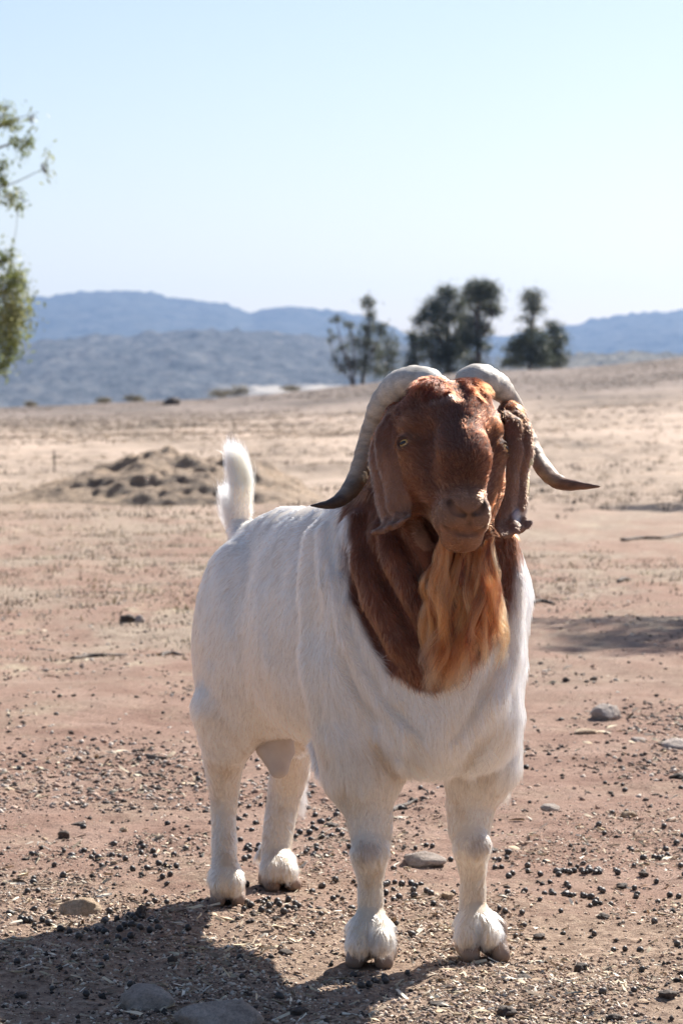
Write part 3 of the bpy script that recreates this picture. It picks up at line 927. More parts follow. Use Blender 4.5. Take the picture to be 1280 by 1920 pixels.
def coat_colour(p, n=None):
    g = (p - GF) @ GAX.T
    h = (p - HO) @ HAX.T
    br = brown_mask(p)[:, None]; z_ = p[:, 2]
    white = C_WHITE * (1 + .06 * vnoise(p, .05, 11)[:, None])
    # creamy and dirty legs
    low = sst(.38, .05, p[:, 2])[:, None]
    white = white * (1 - low * np.array([.08, .15, .27]))
    dirt = (sst(.05, .55, fnoise(p, (.03, .03, .05), 21)) * sst(.50, .25, p[:, 2]))[:, None]
    yl = (sst(.0, .5, fnoise(p, (.09, .09, .14), 23)) * sst(.62, .40, p[:, 2]))[:, None]
    white = white * (1 - yl * np.array([.02, .07, .16]))
    white = white * (1 - dirt * np.array([.18, .26, .34]))
    # armpit stain
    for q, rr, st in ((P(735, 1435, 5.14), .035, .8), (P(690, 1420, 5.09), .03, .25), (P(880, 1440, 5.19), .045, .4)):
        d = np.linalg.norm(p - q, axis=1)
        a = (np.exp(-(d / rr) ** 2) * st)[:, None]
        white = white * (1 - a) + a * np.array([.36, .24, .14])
    # knee calluses
    for q in (P(690, 1598, 5.10), P(897, 1588, 5.20)):
        d = np.linalg.norm((p - q) / np.array([.021, .04, .020]), axis=1)
        a = (sst(1.25, .5, d + .35 * vnoise(p, .008, 77)) * .62)[:, None]
        white = white * (1 - a) + a * np.array([.38, .30, .26])
    brown = C_BROWN * (1 + .30 * fnoise(p, (.03, .03, .09), 31)[:, None])
    # darker forehead and nose bridge, darker lower neck
    m = np.exp(-((h[:, 0] + .005) / .052) ** 2) * sst(-.01, .05, h[:, 1]) * sst(.235, .18, h[:, 1]) * sst(-.04, .02, h[:, 2])
    brown = brown * (1 - .72 * m[:, None]) + .72 * m[:, None] * C_DARK
    # tan muzzle
    mz = (sst(.185, .235, h[:, 1]) * (np.abs(h[:, 0]) < .09) * (h[:, 2] > -.09) * (p[:, 1] < 5.0))[:, None]
    brown = brown * (1 - .8 * mz) + .8 * mz * np.array([.31, .165, .10])
    ch = (sst(.252, .266, h[:, 1] + .3 * (.03 - h[:, 2]) * (h[:, 2] < .03)) * (np.abs(h[:, 0]) < .06) * (h[:, 2] > -.06))[:, None] * mz
    brown = brown * (1 - .7 * ch) + .7 * ch * np.array([.36, .15, .07])
    # lighter, more orange hair round the eyes and on the cheeks
    ob = np.zeros(len(p))
    for ce, oo, _ in EYES:
        ob = np.maximum(ob, sst(.060, .020, np.linalg.norm((p - ce) @ HAX.T * np.array([1.3, .8, .8]), axis=1)))
    ob = (ob * .6)[:, None]
    brown = brown * (1 - ob) + ob * np.array([.22, .072, .027])
    pl = (sst(.06, .02, h[:, 1]) * (p[:, 1] < 5.12) * (np.abs(h[:, 0]) < .09))[:, None]
    brown = brown * (1 - pl * np.array([.42, .55, .60]))  # poll hair darkened in colour to offset the strong sun on it
    # neck streaks: part coat pattern, part fold shade painted into the colour
    brown = brown * (1 + .55 * np.clip(fnoise(p, (.016, .016, .10), 35), -1, 1)[:, None] * (z_ < .80)[:, None])
    # pale flecks on the forehead
    fl = np.exp(-((h[:, 0] + .026) / .016) ** 2 - ((h[:, 1] - .046) / .005) ** 2) * (h[:, 2] > 0) * .8
    fl = np.clip(fl * (.5 + .7 * vnoise(p, .003, 8)), 0, .22)[:, None]
    brown = brown * (1 - fl) + fl * np.array([.42, .36, .33])
    # dark colour along the nostrils, mouth line and philtrum
    def chain(ps):
        best = np.full(len(p), 9.0)
        for a_, b_ in zip(ps[:-1], ps[1:]):
            t = np.clip(((p - a_) @ (b_ - a_)) / ((b_ - a_) @ (b_ - a_)), 0, 1)
            best = np.minimum(best, np.linalg.norm(p - a_ - t[:, None] * (b_ - a_), axis=1))
        return best
    for ps, w_, st_ in ((MOUTH3, .0055, .75), (PHIL3, .004, .6), (NOS3[0], .0075, .92), (NOS3[1], .0075, .92)):
        k_ = (sst(w_, w_ * .4, chain(ps)) * st_)[:, None]
        brown = brown * (1 - k_) + k_ * np.array([.03, .016, .012])
    for s in (-1, 1):
        ce, oo, _ = EYES[0 if s < 0 else 1]
        d = np.linalg.norm(p - ce - oo * .006, axis=1)
        k_ = (sst(.019, .012, d) * .7)[:, None]
        brown = brown * (1 - k_) + k_ * np.array([.05, .028, .02])
    return np.clip(white * (1 - br) + brown * br, 0, 1)

BC = coat_colour(BV)
_b = brown_mask(BV)[:, None]
# pinkish skin shows between the hairs of the white coat, dark skin under the brown
BC = BC * (_b * .75 + (1 - _b) * np.array([.86, .80, .75]))
m_skin = Nodes('goat_skin')
c_ = m_skin.attr()
m_skin.base(c_)
m_skin.b.inputs['Roughness'].default_value = .75
m_skin.b.inputs['Subsurface Weight'].default_value = 0.0
m_skin.bump(m_skin.noise(420, 4, .8), .6, .003)
goat = mesh_np('goat', BV, BQ, m_skin.m, None, True, BC)
tag(goat, 'white Boer buck with red-brown head and neck standing on the reddish dirt', 'goat')
# ---- eyes
m_eye = Nodes('eye_amber')
m_eye.base((.62, .36, .10)); m_eye.b.inputs['Roughness'].default_value = .12
m_eye.b.inputs['Coat Weight'].default_value = 1.0
m_pup = Nodes('pupil_black'); m_pup.base((.008, .008, .01)); m_pup.b.inputs['Roughness'].default_value = .1

def uvsphere(nu=24, nv=14):
    V = []; F = []
    for j in range(nv + 1):
        th = math.pi * j / nv
        for i in range(nu):
            ph = 2 * math.pi * i / nu
            V.append((math.sin(th) * math.cos(ph), math.sin(th) * math.sin(ph), math.cos(th)))
    for j in range(nv):
        for i in range(nu):
            F.append((j * nu + i, (j + 1) * nu + i, (j + 1) * nu + (i + 1) % nu, j * nu + (i + 1) % nu))
    return np.array(V), np.array(F)
for c, out, s in EYES:
    S, SF = uvsphere()
    tn = nrm(np.cross(hw, out))
    A = np.array([tn, nrm(np.cross(out, tn)), out])
    e = mesh_np('eye', (S * .0124) @ A + c + out * .0004, SF, m_eye.m, goat)
    sl = S.copy()
    keep = SF
    X = S * np.array([.0062, .0030, .0018])
    mesh_np('pupil', X @ A + c + out * .0122, SF, m_pup.m, e)

# ---- horns
def catmull(pts, n):
    pts = np.array(pts, float)
    p = np.vstack([2 * pts[0] - pts[1], pts, 2 * pts[-1] - pts[-2]])
    out = []
    m = len(pts) - 1
    for t in np.linspace(0, m, n):
        i = min(int(t), m - 1); f = t - i
        a, b, c, d = p[i], p[i + 1], p[i + 2], p[i + 3]
        out.append(.5 * ((2 * b) + (-a + c) * f + (2 * a - 5 * b + 4 * c - d) * f * f + (-a + 3 * b - 3 * c + d) * f ** 3))
    return np.array(out)

def horn(rows, seed, tipc):
    C = catmull([P(a, b, c) for a, b, c, r in rows], 150)
    R = catmull([[r * c / FPX, 0, 0] for a, b, c, r in rows], 150)[:, 0]
    R = np.maximum(R, .0012)
    T = nrm(np.gradient(C, axis=0))
    Yv = np.array([0, 1.0, 0])
    N1 = nrm(np.cross(T, Yv)); N2 = nrm(np.cross(T, N1))
    t = np.linspace(0, 1, len(C))
    V = []; cols = []
    K = 40
    for i in range(len(C)):
        a = np.linspace(0, 2 * math.pi, K, endpoint=False)
        fl = 1.25 - .2 * t[i]
        ridge = 1 + .03 * np.sin(a * 3 + seed)
        ring = 1 + (.030 * math.sin(t[i] * 78 + 3 * math.sin(t[i] * 9)) + .022 * math.sin(t[i] * 190 + 2 * math.sin(t[i] * 31))) * (1 - t[i]) ** .5
        q = C[i] + (np.cos(a)[:, None] * N1[i] + np.sin(a)[:, None] * N2[i] * fl) * (R[i] * ridge * ring)[:, None]
        V.append(q)
    V = np.concatenate(V)
    V += nrm(V - np.repeat(C, K, 0)) * (fnoise(V, .012, seed, 3) * .0012)[:, None]
    tt = np.repeat(t, K)
    base = np.array([.66, .60, .52]); mid = np.array([.50, .38, .27])
    tip = np.array(tipc)
    k1 = sst(.15, .55, tt)[:, None]; k2 = sst(.62, .86, tt + .08 * vnoise(V, .02, seed))[:, None]
    col = (base * (1 - k1) + mid * k1) * (1 - k2) + tip * k2
    col = col * (1 + .34 * fnoise(V, (.02, .02, .006), seed + 2, 3)[:, None]) * (1 - .22 * sst(.3, 1, np.sin(tt * 95 + 3 * np.sin(tt * 11)))[:, None] * (1 - .6 * tt[:, None]))
    F = []
    for i in range(len(C) - 1):
        for j in range(K):
            F.append((i * K + j, i * K + (j + 1) % K, (i + 1) * K + (j + 1) % K, (i + 1) * K + j))
    n = len(V)
    V = np.vstack([V, C[-1] + T[-1] * .003, C[0]])
    col = np.vstack([col, tip, base])
    T3 = [((len(C) - 1) * K + j, (len(C) - 1) * K + (j + 1) % K, n) for j in range(K)]
    T3 += [((j + 1) % K, j, n + 1) for j in range(K)]
    return V, [np.array(F), np.array(T3)], np.clip(col, 0, 1)
m_horn = Nodes('horn')
cc = m_horn.attr()
st = m_horn.noise(1, 4, .7, m_horn.pos((160, 160, 500)))
cc2 = m_horn.mix(.35, cc, m_horn.ramp(st, [(.3, (.25, .2, .15)), (.7, (1, 1, 1))]), 'MULTIPLY')
m_horn.base(cc2)
m_horn.b.inputs['Roughness'].default_value = .5
m_horn.b.inputs['Specular IOR Level'].default_value = .35
m_horn.bump(st, .35, .003)
HL = [(832, 735, 5.08, 24), (796, 716, 5.075, 29), (754, 722, 5.10, 31), (722, 752, 5.125, 27), (702, 795, 5.14, 22),
      (688, 835, 5.135, 20), (678, 872, 5.115, 19.5), (664, 906, 5.09, 18.5), (642, 934, 5.06, 14), (615, 946, 5.04, 8.5), (584, 948, 5.02, 2)]
HR = [(858, 740, 5.09, 22), (888, 712, 5.075, 29), (926, 722, 5.10, 26), (952, 746, 5.125, 19), (972, 778, 5.14, 15),
      (988, 814, 5.14, 14), (1002, 848, 5.12, 15), (1020, 881, 5.09, 16.5), (1046, 904, 5.05, 13.5), (1084, 911, 5.02, 8.5), (1122, 912, 5.0, 2.2)]
for rows, sd, tc, lb in ((HL, 3, (.075, .052, .042), 'pale horn with a dark grey-brown tip'), (HR, 8, (.23, .12, .075), 'pale horn with a pinkish brown tip')):
    v, f, c = horn(rows, sd, tc)
    h_ = mesh_np('horn', v, f, m_horn.m, goat, True, c)
    h_['label'] = lb

# ---- ears
def ear(rows, seed, thick=.0052, side=1):
    A = catmull([P(r[0], r[1], r[2]) for r in rows], 90)
    B = catmull([P(r[3], r[4], r[5]) for r in rows], 90)
    bl = catmull([[r[6], 0, 0] for r in rows], 90)[:, 0]
    K = 36
    u = np.linspace(0, 1, K)
    t = np.linspace(0, 1, 90)
    D = nrm(np.cross(B - A, np.gradient((A + B) / 2, axis=0)))
    D[D[:, 1] > 0] *= -1
    S = A[:, None] * (1 - u)[None, :, None] + B[:, None] * u[None, :, None]
    prof = np.sin(math.pi * u) ** .8
    S = S + D[:, None] * (bl[:, None] * prof[None])[..., None]
    groove = (np.sin(u * 2 * math.pi * 2.2 + 1.3 * np.sin(t[:, None] * 5 + seed)) * .0042 + np.sin(u * 2 * math.pi * 4.5 + 2 * np.sin(t[:, None] * 4 + seed)) * .0012) * np.sin(math.pi * u)[None] * np.sin(math.pi * np.clip(t, 0, 1))[:, None] ** .5
    S = S + D[:, None] * groove[..., None]
    S = S + D[:, None] * ((fnoise(S.reshape(-1, 3), .024, seed, 2) * (.0035 if side == 1 else .0055) + fnoise(S.reshape(-1, 3), (.007, .007, .02), seed + 5, 3) * .0024).reshape(90, K))[..., None]
    # thickness
    dN = nrm(np.cross(np.gradient(S, axis=1), np.gradient(S, axis=0)))
    if (dN * D[:, None]).sum() < 0: dN = -dN
    edge = (np.sin(math.pi * np.clip(u * .96 + .02, 0, 1)) ** .35)[None, :, None] * (1 + .9 * sst(.82, .95, t))[:, None, None]
    F1 = S + dN * thick * edge * .5; F2 = S - dN * thick * edge * .5
    V = np.vstack([F1.reshape(-1, 3), F2.reshape(-1, 3)])
    n = 90 * K
    F = []
    for i in range(89):
        for j in range(K - 1):
            a = i * K + j
            F.append((a, a + 1, a + K + 1, a + K)); F.append((n + a, n + a + K, n + a + K + 1, n + a + 1))
        F.append((i * K, i * K + K, n + i * K + K, n + i * K)); F.append((i * K + K - 1, n + i * K + K - 1, n + i * K + 2 * K - 1, i * K + 2 * K - 1))
    for j in range(K - 1):
        F.append((j, n + j, n + j + 1, j + 1)); a = 89 * K + j
        F.append((a, a + 1, n + a + 1, n + a))
    tt = np.concatenate([np.repeat(t, K)] * 2); uu = np.concatenate([np.tile(u, 90)] * 2)
    up = np.array([.13, .042, .018]); lo = np.array([.235, .115, .068]); lip = np.array([.22, .115, .075])
    k = sst(.08, .42, tt)[:, None]; k2 = sst(.84, .93, tt)[:, None]
    c = (up * (1 - k) + lo * k) * (1 - k2) + lip * k2
    c = c * (1 + .35 * fnoise(V, (.012, .012, .04), seed + 4, 4)[:, None])
    if side == 2:
        k = (sst(.012, .004, np.linalg.norm((V - P(966, 966, 5.0)) * np.array([1, .3, .7]), axis=1)) * .8)[:, None]
        c = c * (1 - k) + k * np.array([.55, .48, .50])
    return V, np.array(F), np.clip(c, 0, 1)
m_ear = Nodes('ear_skin')
m_ear.base(m_ear.attr()); m_ear.b.inputs['Roughness'].default_value = .55
m_ear.b.inputs['Specular IOR Level'].default_value = .25
m_ear.bump(m_ear.noise(1, 4, .7, m_ear.pos((350, 350, 120))), .5, .002)
EL = [(738, 770, 5.05, 756, 774, 5.02, 0), (718, 792, 5.06, 752, 792, 5.0, .010), (699, 830, 5.06, 753, 817, 4.985, .016), (697, 868, 5.05, 761, 850, 4.975, .020),
      (702, 905, 5.04, 769, 887, 4.965, .018), (706, 938, 5.03, 773, 925, 4.96, .018), (712, 964, 5.02, 772, 950, 4.96, .016), (719, 980, 5.0, 770, 963, 4.955, .010),
      (712, 987, 4.98, 770, 967, 4.94, .002), (700, 996, 4.96, 764, 974, 4.925, -.002), (697, 1003, 4.95, 752, 983, 4.922, 0)]
ER = [(940, 772, 5.06, 964, 766, 5.10, 0), (944, 792, 5.04, 976, 790, 5.09, .018), (946, 815, 5.025, 984, 815, 5.08, .024), (948, 845, 5.015, 991, 846, 5.06, .020),
      (946, 880, 5.005, 987, 880, 5.05, .016), (947, 915, 5.0, 984, 912, 5.045, .012), (938, 945, 4.99, 984, 945, 5.04, .014), (930, 968, 4.98, 983, 966, 5.03, .012),
      (927, 984, 4.965, 987, 978, 5.01, .006), (932, 998, 4.95, 996, 980, 4.99, 0), (944, 1008, 4.945, 990, 992, 4.98, 0)]
earobs = []
for rows, sd in ((EL, 2), (ER, 9)):
    v, f, c = ear(rows, sd, side=1 if sd == 2 else 2)
    e_ = mesh_np('ear', v, f, m_ear.m, goat, True, c)
    earobs.append((e_, v, f, c))
earobs[0][0]['label'] = 'long folded brown ear hanging straight with its tip curled out'
earobs[1][0]['label'] = 'long crinkled brown ear with a pale scar and an ear tag'
# the tag
def box_np(c, ax, h):
    V = []
    for x in (-1, 1):
        for y in (-1, 1):
            for z in (-1, 1):
                V.append(c + ax[0] * x * h[0] + ax[1] * y * h[1] + ax[2] * z * h[2])
    F = [(0, 1, 3, 2), (4, 6, 7, 5), (0, 4, 5, 1), (2, 3, 7, 6), (0, 2, 6, 4), (1, 5, 7, 3)]
    return np.array(V), np.array(F)
m_tag = Nodes('tag_plastic'); m_tag.base((.80, .75, .48)); m_tag.b.inputs['Roughness'].default_value = .4
va, fa = box_np(P(993, 866, 5.03), np.eye(3), (.0048, .005, .0055))
vb, fb_ = box_np(P(989.5, 873, 5.035), np.array([nrm(np.array([1, .3, 0.0])), nrm(np.array([-.3, 1, 0.0])), GZ]), (.0016, .008, .004))
vc, fc = box_np(P(988, 900, 5.035), np.array([nrm(np.array([.25, 1, 0])), nrm(np.array([1, -.25, 0.0])), nrm(np.array([-.05, 0, 1]))]), (.011, .0012, .026))
tg = mesh_np('ear_tag', np.vstack([va, vb, vc]), np.vstack([fa, fb_ + 8, fc + 16]), m_tag.m, earobs[1][0], False)
bv = tg.modifiers.new('bev', 'BEVEL'); bv.width = .0012; bv.segments = 2

# ---- hooves
m_hoof = Nodes('hoof_horn')
m_hoof.base(m_hoof.mix(m_hoof.noise(70, 4), m_hoof.attr(), (.20, .13, .09)))
m_hoof.b.inputs['Roughness'].default_value = .5
m_hoof.bump(m_hoof.noise(1, 3, .6, m_hoof.pos((60, 60, 500))), .4, .002)
def hoof(x, y, spl, sc=1.0, col=(.30, .21, .16), fwd=(-.0, -1.0)):
    Y = FPX * CAMH / (y - HOR)
    g = P(x, y, Y); g[2] = 0
    f = Field(g - np.array([.08, .09, .012]), g + np.array([.08, .09, .075]), .0022)
    fw = nrm(np.array([fwd[0], fwd[1], 0.0])); sd_ = np.array([-fw[1], fw[0], 0])
    for s, dx in ((-1, spl[0]), (1, spl[1])):
        c = g + sd_ * s * dx * sc
        tip = c + fw * .032 * sc + sd_ * s * .004 + GZ * .009
        back = c - fw * .022 * sc + GZ * .016
        top = c + fw * .006 * sc - sd_ * s * .001 + GZ * .048 * sc
        f.cone(tip, top, .0125 * sc, .0175 * sc, k=.012)
        f.cone(back, top, .017 * sc, .017 * sc, k=.014)
        f.cone(tip, back, .0125 * sc, .0175 * sc, k=.012)
    # split between the claws
    f.cone(g + fw * .05 + GZ * -.01, g + fw * .018 + GZ * .052, .0052, .0035, k=.006, op='s')
    zz = f.lo[2] + f.h * np.arange(f.n[2])
    f.D = np.maximum(f.D, (-.001 - zz)[None, None, :].astype(np.float32))
    V, Q = f.mesh()
    V = smooth_mesh(V, Q, 2)
    c = np.tile(np.array(col), (len(V), 1)) * (1 - .35 * sst(.02, .0, V[:, 2])[:, None])
    return mesh_np('hoof', V, Q, m_hoof.m, goat, True, c)
hoof(696, 1806, (.020, .020), 1.03, (.27, .20, .16), (-.12, -1))
hoof(902, 1795, (.020, .0225), 1.03, (.36, .24, .165), (.15, -1))
hoof(427, 1692, (.016, .017), .92, (.46, .33, .25), (.05, -1))
hoof(524, 1664, (.018, .017), .98, (.46, .28, .18), (.25, -1))
# dew claws and scrotum
fd = Field((-.22, 5.62, .2), (-.02, 5.92, .40), .003)
fd.path([P(503, 1372, 5.77), P(505, 1400, 5.77), P(519, 1444, 5.755)], [.022, .0265, .013], k=.03)
fd.path([P(524, 1380, 5.78), P(532, 1408, 5.775), P(527, 1440, 5.76)], [.028, .021, .013], k=.02)
V_, Q_ = fd.mesh(); V_ = smooth_mesh(V_, Q_, 3)
V_ = V_ + vnormals(V_, Q_) * (fnoise(V_, .01, 4, 3) * .001)[:, None]
m_scr = Nodes('scrotum_skin')
m_scr.base(m_scr.mix(m_scr.noise(30, 3), (.40, .31, .26), (.62, .54, .47)))
mesh_np('scrotum', V_, Q_, m_scr.m, goat)
# ------------------------------------------------------------------ the coat
def hair_mat(name, rough=.45, radial=.6, rand=.25):
    m = Nodes(name)
    t = m.t
    hb = t.nodes.new('ShaderNodeBsdfHairPrincipled')
    hb.model = 'CHIANG'
    hb.parametrization = 'COLOR'
    hb.inputs['Roughness'].default_value = rough
    hb.inputs['Radial Roughness'].default_value = radial
    hb.inputs['Random Roughness'].default_value = .2
    out = t.nodes['Material Output']
    t.nodes.remove(m.b)
    t.links.new(m.attr(), hb.inputs['Color'])
    t.links.new(hb.outputs[0], out.inputs['Surface'])
    return m.m
m_fur = hair_mat('fur_hair', .32, .65)

def sample_surface(V, Q, dens, rng):
    """dens: hairs per m2 for every face; returns positions, normals"""
    T = np.concatenate([Q[:, [0, 1, 2]], Q[:, [0, 2, 3]]])
    dd = np.concatenate([dens, dens])
    a, b, c = V[T[:, 0]], V[T[:, 1]], V[T[:, 2]]
    area = .5 * np.linalg.norm(np.cross(b - a, c - a), axis=1)
    lam = area * dd
    n = rng.poisson(lam)
    i = np.repeat(np.arange(len(T)), n)
    r1 = np.sqrt(rng.random(len(i))); r2 = rng.random(len(i))
    w = np.stack([1 - r1, r1 * (1 - r2), r1 * r2], 1)
    p = a[i] * w[:, :1] + b[i] * w[:, 1:2] + c[i] * w[:, 2:]
    N = vn[T[i, 0]] * w[:, :1] + vn[T[i, 1]] * w[:, 1:2] + vn[T[i, 2]] * w[:, 2:]
    return p, nrm(N)

vn = vnormals(BV, BQ)
fc_ = BV[BQ].mean(1)
gq = (fc_ - GF) @ GAX.T
hq = (fc_ - HO) @ HAX.T
def is_face(h, p):
    return (h[:, 1] > -.045) & (h[:, 1] < .31) & (np.abs(h[:, 0]) < .115) & (h[:, 2] > -.11) & (p[:, 1] < 5.14)
face = is_face(hq, fc_)
dens = np.full(len(fc_), 130000.0)
dens[face] = 380000.0
dens[~face] += 80000.0 * sst(.50, .30, fc_[~face][:, 2])
nF = vn[BQ].mean(1)
dens[(nF[:, 1] > .55) & (fc_[:, 1] > 5.2)] *= .45          # rear side, rarely seen
eye_d = np.min([np.linalg.norm(fc_ - c, axis=1) for c, o, s in EYES], axis=0)
dens[eye_d < .017] = 0
mz_ = (hq[:, 1] > .228) & face
dens[mz_] *= .9
nd = np.min([np.linalg.norm(fc_ - q_, axis=1) for n3 in NOS3 for q_ in n3 + [(n3[0] + n3[1]) / 2, (n3[1] + n3[2]) / 2]], axis=0)
dens[nd < .009] = 0
md_ = np.min([np.linalg.norm(fc_ - q_, axis=1) for q_ in catmull(MOUTH3, 30)], axis=0)
dens[md_ < .0045] = 0
dens[fc_[:, 2] < .022] = 0
rp, rn = sample_surface(BV, BQ, dens, RNG)
N_ = len(rp)
g = (rp - GF) @ GAX.T; h = (rp - HO) @ HAX.T
fm = is_face(h, rp)
z = rp[:, 2]
# flow direction
D0 = np.tile(-GA * .45 + np.array([0, 0, -.9]), (N_, 1))
top = sst(.60, .74, z) * sst(.05, -.1, g[:, 0])
D0 = D0 + (-GA * 1.6)[None] * top[:, None]
front = sst(-.02, .08, g[:, 0]) * (z > .3)
D0 = D0 * (1 - front[:, None]) + front[:, None] * (np.array([0, 0, -1.0])[None] + GS[None] * (-.9 * np.clip(g[:, 1:2] / .15, -1, 1)) * sst(.30, .42, z)[:, None] * sst(.75, .5, z)[:, None])
legm = sst(.36, .30, z)
D0 = D0 * (1 - legm[:, None]) + legm[:, None] * np.array([0, -.05, -1.0])
fd_ = -hw[None] * 1.0 + hu[None] * np.clip(h[:, :1] / .04, -1, 1) * .8 + hn * .1
fd_ = np.where((h[:, 1] > .20)[:, None], -hw[None] * .4 + hu[None] * np.sign(h[:, :1]), fd_)
poll = sst(.045, .015, h[:, 1]) * sst(.066, .050, np.abs(h[:, 0])) * sst(.004, .014, np.abs(h[:, 0]) + .2 * np.clip(-h[:, 2] - .01, 0, 1))
fd_ = fd_ * (1 - poll[:, None]) + poll[:, None] * (hn[None] * .9 + hw[None] * .5 + hu[None] * .5 * np.sign(h[:, :1]) + .9 * np.stack([vnoise(rp, .012, q) for q in (61, 62, 63)], 1))
D0[fm] = fd_[fm]
cl = np.stack([vnoise(rp, .022, q) for q in (41, 42, 43)], 1)
cl2 = np.stack([vnoise(rp, .007, q) for q in (44, 45, 46)], 1)
D0 = nrm(D0) + .42 * cl + .40 * cl2 + .10 * RNG.standard_normal((N_, 3))
D0 = D0 - rn * (D0 * rn).sum(1)[:, None]
D0 = nrm(D0)
# length
L = np.full(N_, .017)
L = np.where(front > .5, .026, L)
lw = sst(.38, .22, z)
L = L * (1 - lw) + .0105 * lw
L = np.maximum(L, (.0185 - .006 * (g[:, 0] < -.3)) * sst(.105, .075, z) * sst(.030, .050, z))
L = np.where(z < .05, .012, L)
L = np.where(brown_mask(rp) > .5, .014, L)
L = np.where(fm, .0085, L)
L = np.where(fm, L * (1 - .55 * sst(.19, .24, h[:, 1])), L)
L = np.where(fm & (poll > .3), .016, L)
# crest on the nose bridge and forehead catches the light
L = L * (.65 + .7 * RNG.random(N_))
lift = np.where(fm, .45, .24 - .10 * top) + .20 * vnoise(rp, .03, 71)
lift = np.where(poll * fm > .3, .65, lift)
# hairs gather into pointed clumps
def clump_centres(cell, wseed):
    wp = rp + cell * .9 * np.stack([vnoise(rp, cell * 1.7, wseed + q) for q in range(3)], 1)
    q = np.floor(wp / cell).astype(np.int64)
    key = (q[:, 0] * 73856093) ^ (q[:, 1] * 19349663) ^ (q[:, 2] * 83492791)
    _, inv = np.unique(key, return_inverse=True)
    inv = inv.ravel()
    n = np.bincount(inv).astype(float)
    cc = np.stack([np.bincount(inv, rp[:, a]) / n for a in range(3)], 1)
    rv = RNG.random(len(n))
    return cc[inv] - rp, rv[inv]
cb_, rb_ = clump_centres(.011, 900)
cf_, rf_ = clump_centres(.0045, 910)
csh = np.where(fm[:, None], cf_, cb_)
cr = np.where(fm, rf_, rb_)
cst = np.where(fm, .60, .66 + .16 * sst(.11, .07, z)) * (.6 + .5 * RNG.random(N_))
csh = csh - rn * (csh * rn).sum(1)[:, None]
L = L * (.82 + .36 * cr)
K = 4
pts = np.zeros((N_, K, 3))
for k in range(K):
    t = k / (K - 1)
    ang = lift * (1 - .55 * t) + .05
    pts[:, k] = rp - rn * .0008 + (D0 * np.cos(ang)[:, None] + rn * np.sin(ang)[:, None]) * (L * t)[:, None] + np.array([0, 0, -1.0]) * (L * .12 * t * t)[:, None] + csh * (cst * t ** 1.3)[:, None]
col = coat_colour(rp + D0 * .0)
shade = 1 + .10 * RNG.standard_normal(N_) + .16 * (cr - .5) + .10 * cl2[:, 0] + .08 * cl[:, 1]
bm = brown_mask(rp)
shade = np.where(bm > .5, 1 + (shade - 1) * 2.2, 1 + (shade - 1) * .8 - .40 * np.clip(fnoise(rp, (.012, .012, .05), 91), 0, 1))
col = np.clip(col * np.clip(shade, .35, 1.8)[:, None], .003, .965)
# dark guard hairs in the white
dk = (RNG.random(N_) < .05 * sst(-.2, .6, fnoise(rp, (.03, .03, .09), 88))) & (bm < .5)
col[dk] *= np.array([.62, .52, .42])
rt = .00030 * (.8 + .5 * RNG.random(N_))
rt = np.where(fm, rt * .72, rt)
rad = rt[:, None] * np.array([1.0, .9, .65, .12])[None]
fur = curves_np('coat', pts, rad, col, m_fur, goat)
print('hairs', N_)

# ------------------------------------------------------------------ long hair: beard, tail, tufts
def locks(name, roots, paths, n, spread, wave, radius, colf, seed, taper=.25, K=14, mat=None):
    """paths: function(u) -> polyline control points for lock u; strands follow their lock"""
    rng = np.random.default_rng(seed)
    allp = []; allc = []; allr = []
    for li, ctrl in enumerate(paths):
        C = catmull(ctrl, K)
        t = np.linspace(0, 1, K)
        base_off = rng.standard_normal((n, 3)) * spread[0]
        tip_off = rng.standard_normal((n, 3)) * spread[1]
        mid_off = rng.standard_normal((n, 3)) * spread[1] * 1.1
        ln = .72 + .34 * rng.random(n)
        ph = rng.random() * 6.28; fq = wave[1] * (.8 + .5 * rng.random())
        lx = rng.standard_normal(3) * .4
        for s in range(n):
            tt = t * ln[s]
            q = np.stack([np.interp(tt, t, C[:, a]) for a in range(3)], 1)
            w = np.sin(tt * fq * 6.28 + ph + .5 * rng.standard_normal())
            off = base_off[s][None] * (1 - tt)[:, None] + tip_off[s][None] * (tt ** 2)[:, None] + mid_off[s][None] * (tt * (1 - tt) * 2)[:, None]
            q = q + off + (w * wave[0] * np.clip(tt * 2.5, 0, 1))[:, None] * (np.array([1, .3, 0]) + lx)[None]
            allp.append(q)
            allr.append(radius * (.7 + .6 * rng.random()) * (1 - (t ** 4) * (1 - taper)))
            allc.append(colf(rng, li, s))
    return curves_np(name, np.array(allp), np.array(allr), np.clip(np.array(allc), .004, .95), mat or m_fur, goat)

